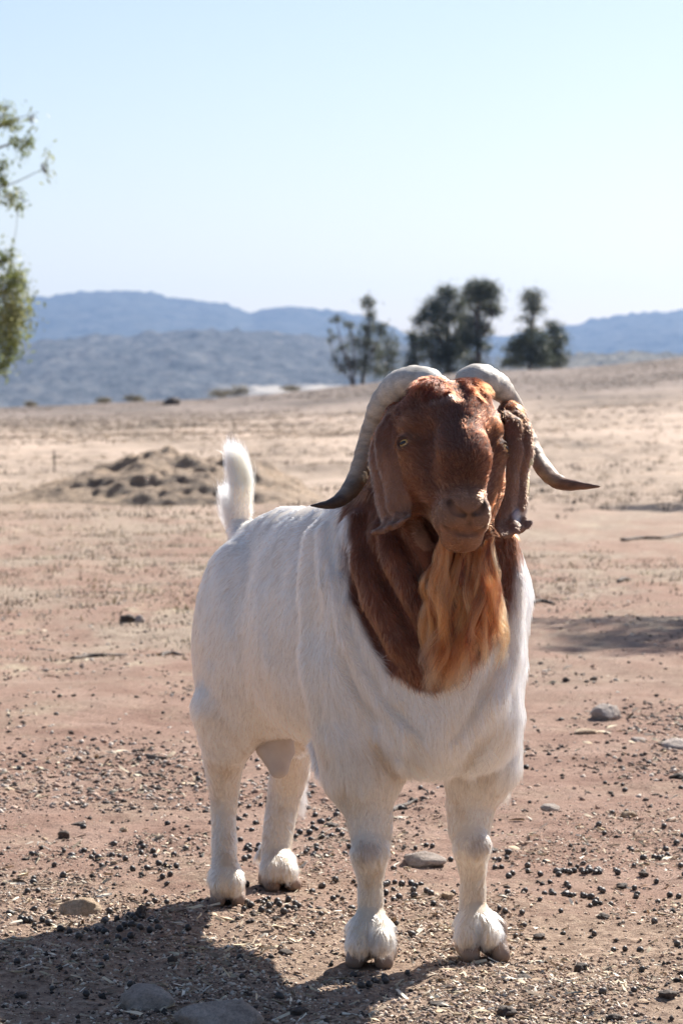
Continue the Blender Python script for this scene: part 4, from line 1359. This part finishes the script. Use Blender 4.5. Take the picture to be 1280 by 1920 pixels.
rb = np.random.default_rng(12)
paths = []; lockx = []
for i in range(170):
    a = rb.random(); b = rb.random()
    # root round the chin, rows from front (b=0) to throat (b=1)
    x0 = 826 + 98 * a; y0 = 1006 + 22 * b + 18 * math.sin(math.pi * a) ; Y0 = 4.94 + .06 * b
    if abs(a - .5) < .36 and b < .35: y0 += 14; Y0 += .012
    long_ = rb.random() < .45
    xe = (796 + 62 * a + 7 * rb.standard_normal()) if long_ else (796 + 142 * (a + .1 * rb.standard_normal()))
    xe = min(max(xe, 792), 936)
    ye = 1268 - 45 * abs((xe - 830) / 110) ** 1.5 * (1 if xe > 830 else .2) + 28 * rb.standard_normal() * .7 - 60 * (rb.random() < .3) * rb.random()
    ye = min(ye + 14, 1296) if long_ else min(ye - 30 * rb.random(), 1255)
    Ye = 4.925 + .05 * b + .018 * rb.standard_normal()
    sw = 11 * rb.standard_normal()
    paths.append([P(x0, y0, Y0), P(x0 + (xe - x0) * .30 + sw * .3 - 4, y0 + (ye - y0) * .25, Y0 - .010), P(x0 + (xe - x0) * .60 + sw, y0 + (ye - y0) * .5, Y0 - .006 + .3 * (Ye - Y0)),
                  P(x0 + (xe - x0) * .85 + sw * .6 + 6, y0 + (ye - y0) * .77, .5 * Y0 + .5 * Ye), P(xe, ye, Ye)])
    lockx.append((a, b))
bc = [rb.random() for _ in paths]
def beardcol(rng, li, s):
    k = bc[li]; a, b = lockx[li]
    c = np.array([.29, .078, .022]) * (1 - k) + np.array([.50, .20, .075]) * k
    if k > .90: c = np.array([.52, .27, .12])
    if k < .24: c = np.array([.11, .032, .013])  # darkest locks paint in the shaded gaps between locks
    return c * (1 + .16 * rng.standard_normal())
locks('beard', None, paths, 52, (.0017, .0034), (.0078, 1.55), .00021, beardcol, 5)

# tail: a tuft standing up
paths = []
rt_ = np.random.default_rng(3)
ctl = [(440, 1000, 6.03), (452, 955, 6.01), (458, 915, 6.0), (448, 870, 6.0), (433, 828, 6.0)]
tailkind = []
for i in range(90):
    t0 = rt_.random() * .72
    ang = rt_.random() * 6.28
    j = t0 * 3.2
    k0 = int(j); f = j - k0
    b0 = np.array(ctl[k0]) * (1 - f) + np.array(ctl[min(k0 + 1, 4)]) * f
    wdt = 15 - 5 * t0
    side = math.cos(ang)
    out = wdt * side
    p0 = np.array([b0[0] + out * .55, b0[1] + 6, b0[2] + .012 * math.sin(ang)])
    up = 78 + 30 * rt_.random()
    jn = min(j + 1.7, 4.0); k1 = min(int(jn), 3); f1 = jn - k1
    b1 = np.array(ctl[k1]) * (1 - f1) + np.array(ctl[k1 + 1]) * f1
    left = (side < -.2) and t0 < .3
    if left:
        p1 = p0 + np.array([-12, -28, 0]); p2 = p0 + np.array([-18 - 4 * rt_.random(), -62 - 18 * rt_.random(), 0])
    else:
        p1 = (p0 + b1) / 2 + np.array([out * .8, 0, 0]); p2 = b1 + np.array([out * (.75 - .35 * t0), -14 * rt_.random(), .02 * math.sin(ang)])
    paths.append([P(*p0), P(*p1), P(*p2)])
    tailkind.append((t0, left, side))
def tailcol(rng, li, s):
    t0, left, sd = tailkind[li]
    c = np.array([.88, .86, .80]) if (left or sd < -.3) else np.array([.93, .76, .50])
    return c * (1 + .05 * rng.standard_normal())
locks('tail', None, paths, 80, (.0030, .0075), (.003, .8), .00022, tailcol, 9, K=8)

# tufts: elbow fringe, inner hock, feathering
paths = []
tk = np.random.default_rng(31)
for i in range(46):                               # far hind leg, backlit fringe behind the hock
    y = 1420 + 80 * tk.random(); x0 = 560 - (y - 1420) * .12
    paths.append([P(x0 - 5, y, 6.05), P(x0 + 10, y + 14, 6.07), P(x0 + 16, y + 34 + 8 * tk.random(), 6.08)])
for i in range(50):                               # left elbow of the goat
    y = 1395 + 80 * tk.random(); x0 = 945 - .001 * (y - 1430) ** 2
    paths.append([P(x0 - 12, y, 5.29), P(x0 + 4, y + 12, 5.29), P(x0 + 8 - .10 * (y - 1395), y + 30 + 12 * tk.random(), 5.30)])
for i in range(60):                               # hair line under the brisket and between the legs
    x0 = 745 + 120 * tk.random(); y = 1425 + 6 * tk.random()
    paths.append([P(x0, y - 16, 5.06), P(x0 - 2, y + 2, 5.05), P(x0 - 3 + 5 * tk.random(), y + 18 + 8 * tk.random(), 5.06)])
for cx, cy, cY in ((694, 1756, 5.118), (896, 1746, 5.205)):      # feathers over the hooves
    for i in range(34):
        dx = -36 + 72 * tk.random()
        paths.append([P(cx + dx * .85, cy - 18 + 10 * tk.random(), cY + .012 * abs(dx) / 20), P(cx + dx * .98, cy + 8, cY - .004 + .012 * abs(dx) / 20), P(cx + dx, cy + 26 + 8 * tk.random(), cY - .006 + .012 * abs(dx) / 20)])
def whitecol(rng, li, s):
    return np.array([.80, .76, .70]) * (1 + .05 * rng.standard_normal())
locks('long_hair', None, paths, 26, (.004, .005), (.0008, .6), .00022, whitecol, 15, K=6)
# short hair on the ears
eP = []; eC = []; eR = []
for e_, v_, f_, c_ in earobs:
    rg_ = np.random.default_rng(71)
    fr = f_[f_.max(1) < len(v_) // 2]
    a_, b_, d_ = v_[fr[:, 0]], v_[fr[:, 1]], v_[fr[:, 3]]
    ar = np.linalg.norm(np.cross(b_ - a_, d_ - a_), axis=1)
    i_ = rg_.choice(len(fr), 7000, p=ar / ar.sum())
    u_, w_ = rg_.random((2, 7000, 1))
    q_ = a_[i_] + (b_[i_] - a_[i_]) * u_ + (d_[i_] - a_[i_]) * w_
    nn = nrm(np.cross(b_ - a_, d_ - a_))[i_]
    nn = nn * np.sign(-(nn[:, 1:2]) + 1e-9)
    dd = nrm(np.array([0, 0, -1.0]) + .35 * rg_.standard_normal((7000, 3)) + nn * .45)
    le = .0045 * (.5 + rg_.random((7000, 1)))
    eP.append(np.stack([q_ + dd * le * t_ + nn * .0003 for t_ in (0, .5, 1)], 1))
    eC.append(c_[fr[i_, 0]] * (.7 + .9 * rg_.random((7000, 1))))
    eR.append(np.tile(np.array([.00016, .00013, .00004]), (7000, 1)))
curves_np('ear_hair', np.concatenate(eP), np.concatenate(eR), np.clip(np.concatenate(eC), .004, .9), m_fur, goat)
# ------------------------------------------------------------------ stones, sticks, droppings, litter
def ico(sub=2):
    import bmesh
    b = bmesh.new(); bmesh.ops.create_icosphere(b, subdivisions=sub, radius=1.0)
    b.verts.ensure_lookup_table()
    V = np.array([v.co[:] for v in b.verts]); F = np.array([[v.index for v in f.verts] for f in b.faces])
    b.free()
    return V, F
def on_ground(px, py):
    """where the view ray through a photo pixel meets the flat ground near the goat"""
    Y = FPX * CAMH / (py - HOR)
    return np.array([(px - 640) * Y / FPX, Y, 0.0])
IC3 = ico(4); IC2 = ico(2); IC1 = ico(1)
def stonemat(name, a, b, c):
    m = Nodes(name)
    m.base(m.mix(.7, m.ramp(m.noise(18, 6, .7), [(.3, a), (.5, b), (.72, c)]), m.ramp(m.noise(160, 4, .8), [(.35, (.55, .53, .5)), (.6, (1.15, 1.12, 1.1))]), 'MULTIPLY'))
    m.bump(m.noise(90, 6, .85), 1.0, .012)
    m.b.inputs['Roughness'].default_value = .9
    return m.m
S_TAN = stonemat('tan_stone', (.44, .31, .20), (.66, .49, .33), (.80, .66, .49))
S_GREY = stonemat('grey_stone', (.36, .29, .24), (.56, .47, .40), (.72, .64, .56))
S_PALE = stonemat('pale_stone', (.46, .38, .33), (.66, .56, .49), (.82, .74, .67))
def stone(px, py, wpx, hpx, mat, label, seed, deep=.8, yaw_=0.0, flat=.5):
    g0 = on_ground(px, py)
    s = g0[1] / FPX
    V, F = IC3
    rx = wpx * s * .5; rz = hpx * s * .62; ry = rx * deep * 1.3
    W = V.copy()
    W = W + nrm(V) * (fnoise(V, .9, seed, 4) * .34)[:, None]
    for k in range(7):                                  # broken facets
        rr = np.random.default_rng(seed * 13 + k); d = nrm(rr.standard_normal(3)); lim = .62 + .25 * rr.random()
        t = W @ d
        W = W - np.where(t > lim, (t - lim) * .88, 0)[:, None] * d
    W = W + nrm(V) * (fnoise(V, .20, seed + 1, 3) * .085)[:, None]
    W = W * np.array([rx, ry, rz])
    c, sn = math.cos(yaw_), math.sin(yaw_)
    W = W @ np.array([[c, sn, 0], [-sn, c, 0], [0, 0, 1]])
    zz = gz(g0[0], g0[1])[0]
    o = mesh_np('stone', W, F, mat)
    o.location = (g0[0], g0[1], zz + rz * .42)
    tag(o, label, 'stone')
    return o
stone(150, 1712, 96, 36, S_TAN, 'flat tan pitted stone left of the hind hoof', 1, .7)
stone(792, 1622, 92, 26, S_GREY, 'flat grey-tan stone lying between the front legs', 2, .8)
stone(1134, 1352, 62, 32, S_PALE, 'pale pinkish stone standing highest out of the dirt to the right', 3, .8)
stone(1096, 1380, 52, 14, S_TAN, 'thin flat stone just in front of the pale pinkish stone', 4)
stone(1272, 1402, 84, 26, S_PALE, 'wide pale stone cut by the right edge', 5)
stone(1196, 1393, 32, 10, S_PALE, 'small whitish stone between the two pale stones', 6)
stone(1030, 1518, 38, 18, S_GREY, 'small grey-pink stone right of the front leg', 7)
stone(1180, 1540, 34, 12, S_TAN, 'small reddish flat stone low on the right', 8)
stone(268, 1893, 110, 46, S_GREY, 'grey speckled stone in the goat shadow', 9, .7, .2)
stone(415, 1925, 170, 50, S_GREY, 'large brownish slab of stone at the bottom edge', 10, .5, .15)
stone(838, 1690, 26, 14, S_TAN, 'little tan stone beside the right front fetlock', 11)
stone(262, 1165, 22, 16, S_PALE, 'white stone resting against a dark clod left of the goat', 12)
stone(233, 1560, 16, 10, S_TAN, 'lone little tan stone on bare dirt to the left', 13)
stone(215, 1625, 16, 9, S_TAN, 'little tan pebble above the flat tan stone', 14)

m_stick = barkmat('dead_wood', (.05, .038, .03), (.17, .13, .10))
def stick(pts, r, label, cat='stick', mat=None, lift=.5):
    W = []
    for a, b in pts:
        q = on_ground(a, b); q[2] = gz(q[0], q[1])[0]; W.append(q)
    W = np.array(W); c = W.mean(0); s = W[0][1] / FPX
    rr = r * s
    W[:, 2] += rr * lift
    v, f = tube(W - c, [rr, rr * 1.1, rr * .8, rr * .35], 8, 24)
    v = v + (fnoise(v + c, .02, 7, 2) * rr * .5)[:, None] * np.array([1, .3, .8])
    n0 = len(v); K = 8
    v = np.vstack([v, v[:K].mean(0), v[-K:].mean(0)])
    caps = np.array([((j + 1) % K, j, n0) for j in range(K)] + [(n0 - K + j, n0 - K + (j + 1) % K, n0 + 1) for j in range(K)])
    o = mesh_np('stick', v, [f, caps], mat or m_stick); o.location = c
    return tag(o, label, cat)
stick([(137, 1228), (170, 1224), (205, 1223), (240, 1219)], 4.5, 'long grey stick lying flat to the left of the goat')
stick([(276, 1421), (292, 1423), (313, 1424)], 5.5, 'thick dark chip of wood left of the hind leg')
stick([(277, 1451), (292, 1452), (310, 1456)], 3.0, 'short dark twig below the thick wood chip')
stick([(732, 1521), (748, 1512), (762, 1508), (781, 1501)], 5.0, 'dark crooked stick between the front legs')
stick([(1158, 1101), (1170, 1094), (1183, 1089)], 3.5, 'short dark twig slanting on the pale dirt to the right', lift=1.2)
stick([(1165, 1018), (1205, 1012), (1240, 1014), (1275, 1005), (1330, 1000)], 3.0, 'long thin bent branch reaching the right edge', lift=1.5)
stick([(68, 1211), (84, 1210), (101, 1209)], 3.5, 'short brown twig left of the long grey stick')
stick([(300, 1218), (322, 1214), (345, 1219)], 4.0, 'bent dark twig just left of the goat flank')
stick([(996, 1131), (1015, 1129), (1040, 1132)], 4.5, 'dark bark strip lying right of the chest')
stick([(738, 1693), (762, 1692), (790, 1690)], 1.8, 'thin pale twig between the front cannons')
# fence stake and stump far off
def gpt(px, Y):
    x = (px - 640) * Y / FPX
    return np.array([x, Y, gz(x, Y)[0]])
b0 = gpt(102, 38.0)
v, f = tube([np.array([0, 0, -.1]), np.array([.002, 0, .13]), np.array([-.004, 0, .27])], [.011, .009], 6)
v2, f2 = tube([np.array([-.02, 0, .20]), np.array([.03, 0, .19]), np.array([.08, 0, .195])], [.006, .004], 5)
v, f = joinm([(v, f), (v2, f2)])
o = mesh_np('stake', v, f, m_stick); o.location = b0
tag(o, 'thin dark stake standing at the left end of the dirt mound', 'stake')
V, F = IC3
W = V + nrm(V) * (fnoise(V, .6, 90, 4) * .5)[:, None]
W = W * np.array([.46, .4, .30]); W[:, 0] += np.where(W[:, 2] > .1, .12, 0)
q = gpt(322, 170.0)
o = mesh_np('stump', W, F, m_stick); o.location = (q[0], q[1], q[2] + .12)
tag(o, 'grey weathered stump alone on the left skyline of the paddock', 'stump')

# dark clods
m_clod = Nodes('dark_clod')
m_clod.base(m_clod.ramp(m_clod.noise(70, 5, .8), [(.35, (.030, .022, .018)), (.65, (.12, .085, .062))]))
m_clod.bump(m_clod.noise(200, 4, .8), .8, .004)
def clodmesh(seed):
    V, F = ico(3)
    W = V + nrm(V) * (fnoise(V, .55, seed, 4) * .7)[:, None]
    me = mesh_np('clod', W, F, m_clod.m)
    return me
clods = [(120, 1567, 24, 20), (264, 1730, 22, 28), (324, 1806, 18, 18), (1088, 1813, 26, 18), (920, 1598, 22, 14), (1270, 1460, 30, 14), (890, 1478, 18, 10), (240, 1165, 26, 18), (948, 1905, 40, 24), (1060, 1285, 14, 9), (1113, 1285, 14, 9),
         (535, 1790, 30, 12), (1165, 1660, 24, 12), (1130, 1720, 26, 12), (1250, 1870, 34, 16), (1010, 1760, 24, 10), (150, 1548, 26, 8), (620, 1548, 28, 10), (1205, 1645, 20, 12), (1150, 1905, 28, 14), (560, 1905, 40, 18), (980, 1835, 34, 12), (820, 1893, 36, 14), (40, 1860, 30, 12)]
clod_labels = ['round dark clod alone on the bare dirt far left', 'tall dark clod at the upper edge of the goat shadow', 'dark clod inside the shadow right of the tall one', 'dark lumpy clod on the lower right dirt, well right of the front hoof', 'dark clod right behind the flat grey-tan stone', 'dark clod touching the right edge above the pale slab', 'small dark clod in the shade line between the front legs', 'black clod with a white stone leaning on it', 'large crumbly clod near the bottom edge right of centre', 'left one of two small dark clods on bare dirt beside the chest', 'right one of two small dark clods on bare dirt beside the chest', 'flat crumbled clod between the hind hoof and front hoof', 'dark clod among droppings far right at knee height', 'dark clod on the right above the lower edge', 'big dark clod in the lower right corner', 'crumbled clod right of the right front hoof', 'low brown clod behind the round dark one at left', 'dark clod between the hind legs and front leg', 'dark clod near the right edge among droppings', 'dark clod low on the right near the bottom edge', 'broad dark clod in the shadow under the chest at the bottom', 'flat dark clod in front of the right front hoof', 'woody dark clod below the right front hoof', 'dark clod in the far lower left shadow']
for i, (x, y, w, h_) in enumerate(clods):
    g0 = on_ground(x, y); s = g0[1] / FPX
    if i < 4:
        o = clodmesh(500 + i)
        protos_c = (protos_c + [o]) if i else [o]
    else:
        o = protos_c[i % 4].copy(); COL.objects.link(o)
    o.location = (g0[0], g0[1], gz(g0[0], g0[1])[0] + h_ * s * .25)
    o.rotation_euler = (0, 0, i * 1.3)
    o.scale = (w * s * .5, w * s * .45, h_ * s * .5)
    tag(o, clod_labels[i], 'clod', 'dark clods scattered on the dirt')

# goat droppings
m_drop = Nodes('dropping')
m_drop.base(m_drop.ramp(m_drop.noise(40, 3), [(.35, (.022, .018, .016)), (.65, (.075, .060, .050))]))
m_drop.b.inputs['Roughness'].default_value = .5
m_drop.bump(m_drop.noise(300, 3), .4, .002)
rd = np.random.default_rng(99)
spots = []
def addspots(n, x0, x1, y0, y1, sx_=None, sy_=None):
    for _ in range(n):
        if sx_ is None: spots.append((rd.uniform(x0, x1), rd.uniform(y0, y1)))
        else: spots.append((x0 + rd.standard_normal() * sx_, y0 + rd.standard_normal() * sy_))
addspots(18, 245, 0, 1738, 0, 55, 14); addspots(22, 520, 0, 1702, 0, 40, 10); addspots(34, 590, 0, 1560, 0, 45, 28); addspots(26, 445, 0, 1580, 0, 30, 30)
addspots(26, 860, 0, 1612, 0, 60, 14); addspots(26, 750, 0, 1665, 0, 40, 22); addspots(40, 1100, 0, 1665, 0, 90, 22); addspots(16, 1095, 0, 1640, 0, 28, 5); addspots(14, 60, 0, 1730, 0, 40, 10)
addspots(16, 200, 0, 1600, 0, 60, 20); addspots(44, 0, 1280, 1560, 1900); addspots(20, 940, 1280, 1480, 1820); addspots(36, 0, 1280, 1330, 1560); addspots(14, 0, 350, 1560, 1720); addspots(12, 560, 900, 1560, 1700); addspots(9, 700, 0, 1840, 0, 40, 14); addspots(10, 200, 0, 1752, 0, 28, 8); addspots(9, 300, 0, 1640, 0, 26, 10); addspots(9, 1230, 0, 1600, 0, 30, 14)
hov = HOOVES
keep = []
for (x, y) in spots:
    g0 = on_ground(x, y)
    if y < 1300 or y > 1935: continue
    if min(math.hypot(g0[0] - a, g0[1] - b) for a, b in hov) < .052: continue
    if any(abs(x - sx0) < sw * .5 and abs(y - 4 - sy0) < 22 for sx0, sy0, sw in ((150, 1700, 96), (792, 1615, 92), (268, 1885, 110), (415, 1910, 170), (1134, 1345, 60))): continue
    keep.append((x, y, g0))
keep.sort(key=lambda t: -t[1])
protos = []
Vd, Fd = IC2
zs_ = gz(np.array([k[2][0] for k in keep]), np.array([k[2][1] for k in keep]))
extraV = []; extraF = []; off = 0
for i, (x, y, g0) in enumerate(keep):
    r = (.0046 + .0026 * rd.random())
    el = 1 + .35 * rd.random(); a = rd.random() * 3.14
    if i < 290:
        if i < 6:
            W = Vd * (1 + .10 * fnoise(Vd, .8, 600 + i, 2))[:, None]
            o = mesh_np('dropping', W, Fd, m_drop.m); protos.append(o)
        else:
            o = protos[i % 6].copy(); COL.objects.link(o)
        o.location = (g0[0], g0[1], zs_[i] + r * .7)
        o.rotation_euler = (rd.random(), rd.random(), a)
        o.scale = (r * el, r, r * .95)
        tag(o, 'small round black goat dropping lying on the dirt', 'dropping', 'goat droppings scattered on the dirt')
    else:
        W = Vd * np.array([r * el, r, r * .95]); c, s = math.cos(a), math.sin(a)
        W = W @ np.array([[c, s, 0], [-s, c, 0], [0, 0, 1]]) + np.array([g0[0], g0[1], zs_[i] + r * .6])
        extraV.append(W); extraF.append(Fd + off); off += len(W)
if extraV:
    tag(mesh_np('droppings', np.concatenate(extraV), np.concatenate(extraF), m_drop.m), 'many more dark droppings further back on the dirt', 'droppings', kind='stuff')

# gravel, crumbs, straw: uncountable litter
def scatter(name, n, ys, shape, size, mat, seed, up=.3, aspect=(1, 1, 1), colr=None, label=None, xr=(-60, 1340), dens=None):
    r = np.random.default_rng(seed)
    py = r.uniform(ys[0], ys[1], n); px = r.uniform(xr[0], xr[1], n)
    Y = FPX * CAMH / (py - HOR); X = (px - 640) * Y / FPX
    pp = np.stack([X, Y, 0 * X], 1)
    if dens is not None:
        k = r.random(n) < dens(pp, py)
        X, Y, pp = X[k], Y[k], pp[k]; n = len(X)
    d = np.min([np.hypot(X - a, Y - b) for a, b in HOOVES], axis=0)
    k = d > .035
    X, Y = X[k], Y[k]; n = len(X)
    Z = gz(X, Y)
    V, F = shape
    a = r.random(n) * 6.283; b = (r.random(n) - .5) * 1.0
    s = size[0] + (size[1] - size[0]) * r.random(n) ** 3
    asp = np.array(aspect)[None] * (.7 + .6 * r.random((n, 3)))
    W = V[None] * asp[:, None] * s[:, None, None]
    W = W * (1 + .0 * a[:, None, None])
    W = W + (r.random(W.shape) - .5) * (s * .5)[:, None, None] * np.minimum(asp, 1)[:, None]
    cb, sb = np.cos(b), np.sin(b)
    x1 = W[..., 0] * cb[:, None] + W[..., 2] * sb[:, None]; z1 = -W[..., 0] * sb[:, None] + W[..., 2] * cb[:, None]
    ca, sa = np.cos(a), np.sin(a)
    x2 = x1 * ca[:, None] - W[..., 1] * sa[:, None]; y2 = x1 * sa[:, None] + W[..., 1] * ca[:, None]
    W = np.stack([x2 + X[:, None], y2 + Y[:, None], z1 + (Z + s * up)[:, None]], -1)
    FF = (F[None] + (np.arange(n) * len(V))[:, None, None]).reshape(-1, F.shape[1])
    c0 = np.array(colr)
    ci = r.integers(0, len(c0), n)
    c = np.repeat(c0[ci] * (.75 + .5 * r.random((n, 1))), len(V), 0)
    o = mesh_np(name, W.reshape(-1, 3), FF, mat, None, False, np.clip(c, 0, 1))
    return tag(o, label, kind='stuff')
m_lit = Nodes('litter'); m_lit.base(m_lit.attr()); m_lit.b.inputs['Roughness'].default_value = .85
OCT = (np.array([[1, 0, 0], [-1, 0, 0], [0, 1, 0], [0, -1, 0], [0, 0, 1], [0, 0, -1]], float), np.array([[0, 2, 4], [2, 1, 4], [1, 3, 4], [3, 0, 4], [2, 0, 5], [1, 2, 5], [3, 1, 5], [0, 3, 5]]))
BLADE = (np.array([[-1, -.09, 0], [1, -.06, .05], [1, .06, .05], [-1, .09, 0], [0, 0, .12]], float), np.array([[0, 1, 4], [1, 2, 4], [2, 3, 4], [3, 0, 4]]))
def dn_near(p, py):
    return np.clip(.12 + 1.3 * fnoise(p, (.20, .3, 1), 301, 4) + sst(1480, 1800, py) * .50, .05, 1)
def dn_mid(p, py):
    return np.clip(.22 + .8 * fnoise(p, (.5, .9, 1), 302, 4), .04, .55)
scatter('gravel', 60000, (1500, 1960), OCT, (.0012, .0055), m_lit.m, 1, .2, (1, 1, .7), [(.40, .27, .195), (.52, .38, .29), (.18, .12, .085), (.70, .60, .48), (.26, .17, .12), (.06, .042, .033), (.60, .47, .37)], 'fine crumbs of soil and gravel near the hooves', dens=dn_near)
scatter('gravel', 60000, (1010, 1520), OCT, (.002, .011), m_lit.m, 2, .2, (1, 1, .6), [(.36, .23, .165), (.46, .33, .25), (.14, .10, .075), (.58, .50, .42), (.08, .06, .05)], 'scattered crumbs on the bare dirt further back', dens=dn_mid)
scatter('straw', 13000, (1530, 1960), BLADE, (.004, .016), m_lit.m, 3, .15, (1, 1, 1), [(.66, .55, .38), (.52, .41, .28), (.80, .72, .58), (.30, .22, .15)], 'chopped dry straw trodden into the dirt', dens=dn_near)
scatter('straw', 7000, (1020, 1500), BLADE, (.006, .022), m_lit.m, 4, .2, (1, 1.3, 1), [(.52, .43, .30), (.40, .31, .21), (.62, .54, .40), (.16, .12, .09)], 'dry straw and twigs strewn on the dirt', dens=dn_mid)
scatter('dung_crumbs', 5000, (1300, 1940), OCT, (.002, .008), m_lit.m, 5, .3, (1, 1, .8), [(.03, .024, .02), (.06, .045, .035)], 'tiny dark crumbs of dung', dens=lambda p, py: np.clip(.3 + 1.2 * fnoise(p, (.15, .2, 1), 303, 3), .03, 1))
# dry tufts and clods over the paddock
TUFT = (np.array([[-.5, 0, 0], [-.62, .1, 1], [-.3, 0, 0], [0, .2, 0], [.1, -.1, 1.3], [.2, .1, 0], [.4, -.1, 0], [.7, 0, .9], [.55, 0, 0], [-.2, -.3, 0], [-.1, -.5, .8], [.1, -.3, 0]], float),
        np.array([[0, 1, 2], [3, 4, 5], [6, 7, 8], [9, 10, 11]]))
def far_scatter(name, n, r0, r1, size, colr, seed, label, shape=TUFT, nz=(2.5, 5, 1), thr=0.0):
    r = np.random.default_rng(seed)
    Y = r0 * (r1 / r0) ** r.random(n); u = r.uniform(-.135, .135, n); X = u * Y
    p = np.stack([X, Y, 0 * X], 1)
    k = fnoise(p, nz, seed, 3) + .35 * (r.random(n) - .5) > thr
    X, Y = X[k], Y[k]; n = len(X); Z = gz(X, Y)
    V, F = shape
    s = (size[0] + (size[1] - size[0]) * r.random(n)) * (Y / r0) ** .35
    a = r.random(n) * 6.28
    W = V[None] * (.7 + .6 * r.random((n, len(V), 3))) * s[:, None, None] * np.array([1.3, 1.3, .6])
    ca, sa = np.cos(a)[:, None], np.sin(a)[:, None]
    W = np.stack([W[..., 0] * ca - W[..., 1] * sa + X[:, None], W[..., 0] * sa + W[..., 1] * ca + Y[:, None], W[..., 2] + Z[:, None] - .01], -1)
    FF = (F[None] + (np.arange(n) * len(V))[:, None, None]).reshape(-1, F.shape[1])
    c0 = np.array(colr); c = np.repeat(c0[r.integers(0, len(c0), n)] * (.75 + .5 * r.random((n, 1))), len(V), 0)
    return tag(mesh_np(name, W.reshape(-1, 3), FF, m_lit.m, None, False, np.clip(c, 0, 1)), label, kind='stuff')
far_scatter('dry_grass', 22000, 11, 70, (.012, .045), [(.58, .47, .31), (.46, .36, .25), (.68, .57, .41), (.24, .19, .14)], 81, 'short dry grass tufts on the paddock')
far_scatter('dry_grass', 26000, 60, 215, (.04, .10), [(.50, .40, .28), (.40, .31, .23), (.58, .47, .34), (.20, .16, .13)], 82, 'dry tussocks across the far paddock', nz=(9, 22, 1))
far_scatter('weeds', 5000, 22, 150, (.03, .08), [(.10, .085, .06), (.15, .12, .09)], 83, 'dark low scrub in bands across the paddock', nz=(8, 5, 1), thr=.22)
# ------------------------------------------------------------------ the hazy air
HX, HY0, HY1, HZ0, HZ1 = 9300.0, -9300.0, 9300.0, -130.0, 330.0
hv = np.array([[-HX, HY0, HZ0], [HX, HY0, HZ0], [HX, HY1, HZ0], [-HX, HY1, HZ0], [-HX, HY0, HZ1], [HX, HY0, HZ1], [HX, HY1, HZ1], [-HX, HY1, HZ1]], float)
hf = np.array([[0, 3, 2, 1], [4, 5, 6, 7], [0, 1, 5, 4], [1, 2, 6, 5], [2, 3, 7, 6], [3, 0, 4, 7]])
hm = bpy.data.materials.new('haze_air'); hm.use_nodes = True
ht = hm.node_tree
for n_ in list(ht.nodes):
    if n_.type == 'BSDF_PRINCIPLED': ht.nodes.remove(n_)
pv = ht.nodes.new('ShaderNodeVolumePrincipled')
pv.inputs['Color'].default_value = (.33, .54, .96, 1)
pv.inputs['Density'].default_value = 0.62e-4
pv.inputs['Anisotropy'].default_value = .35
ht.links.new(pv.outputs[0], ht.nodes['Material Output'].inputs['Volume'])
hz = mesh_np('haze', hv, hf, hm, None, False)
tag(hz, 'pale blue haze in the air over the paddock and hills', kind='stuff')
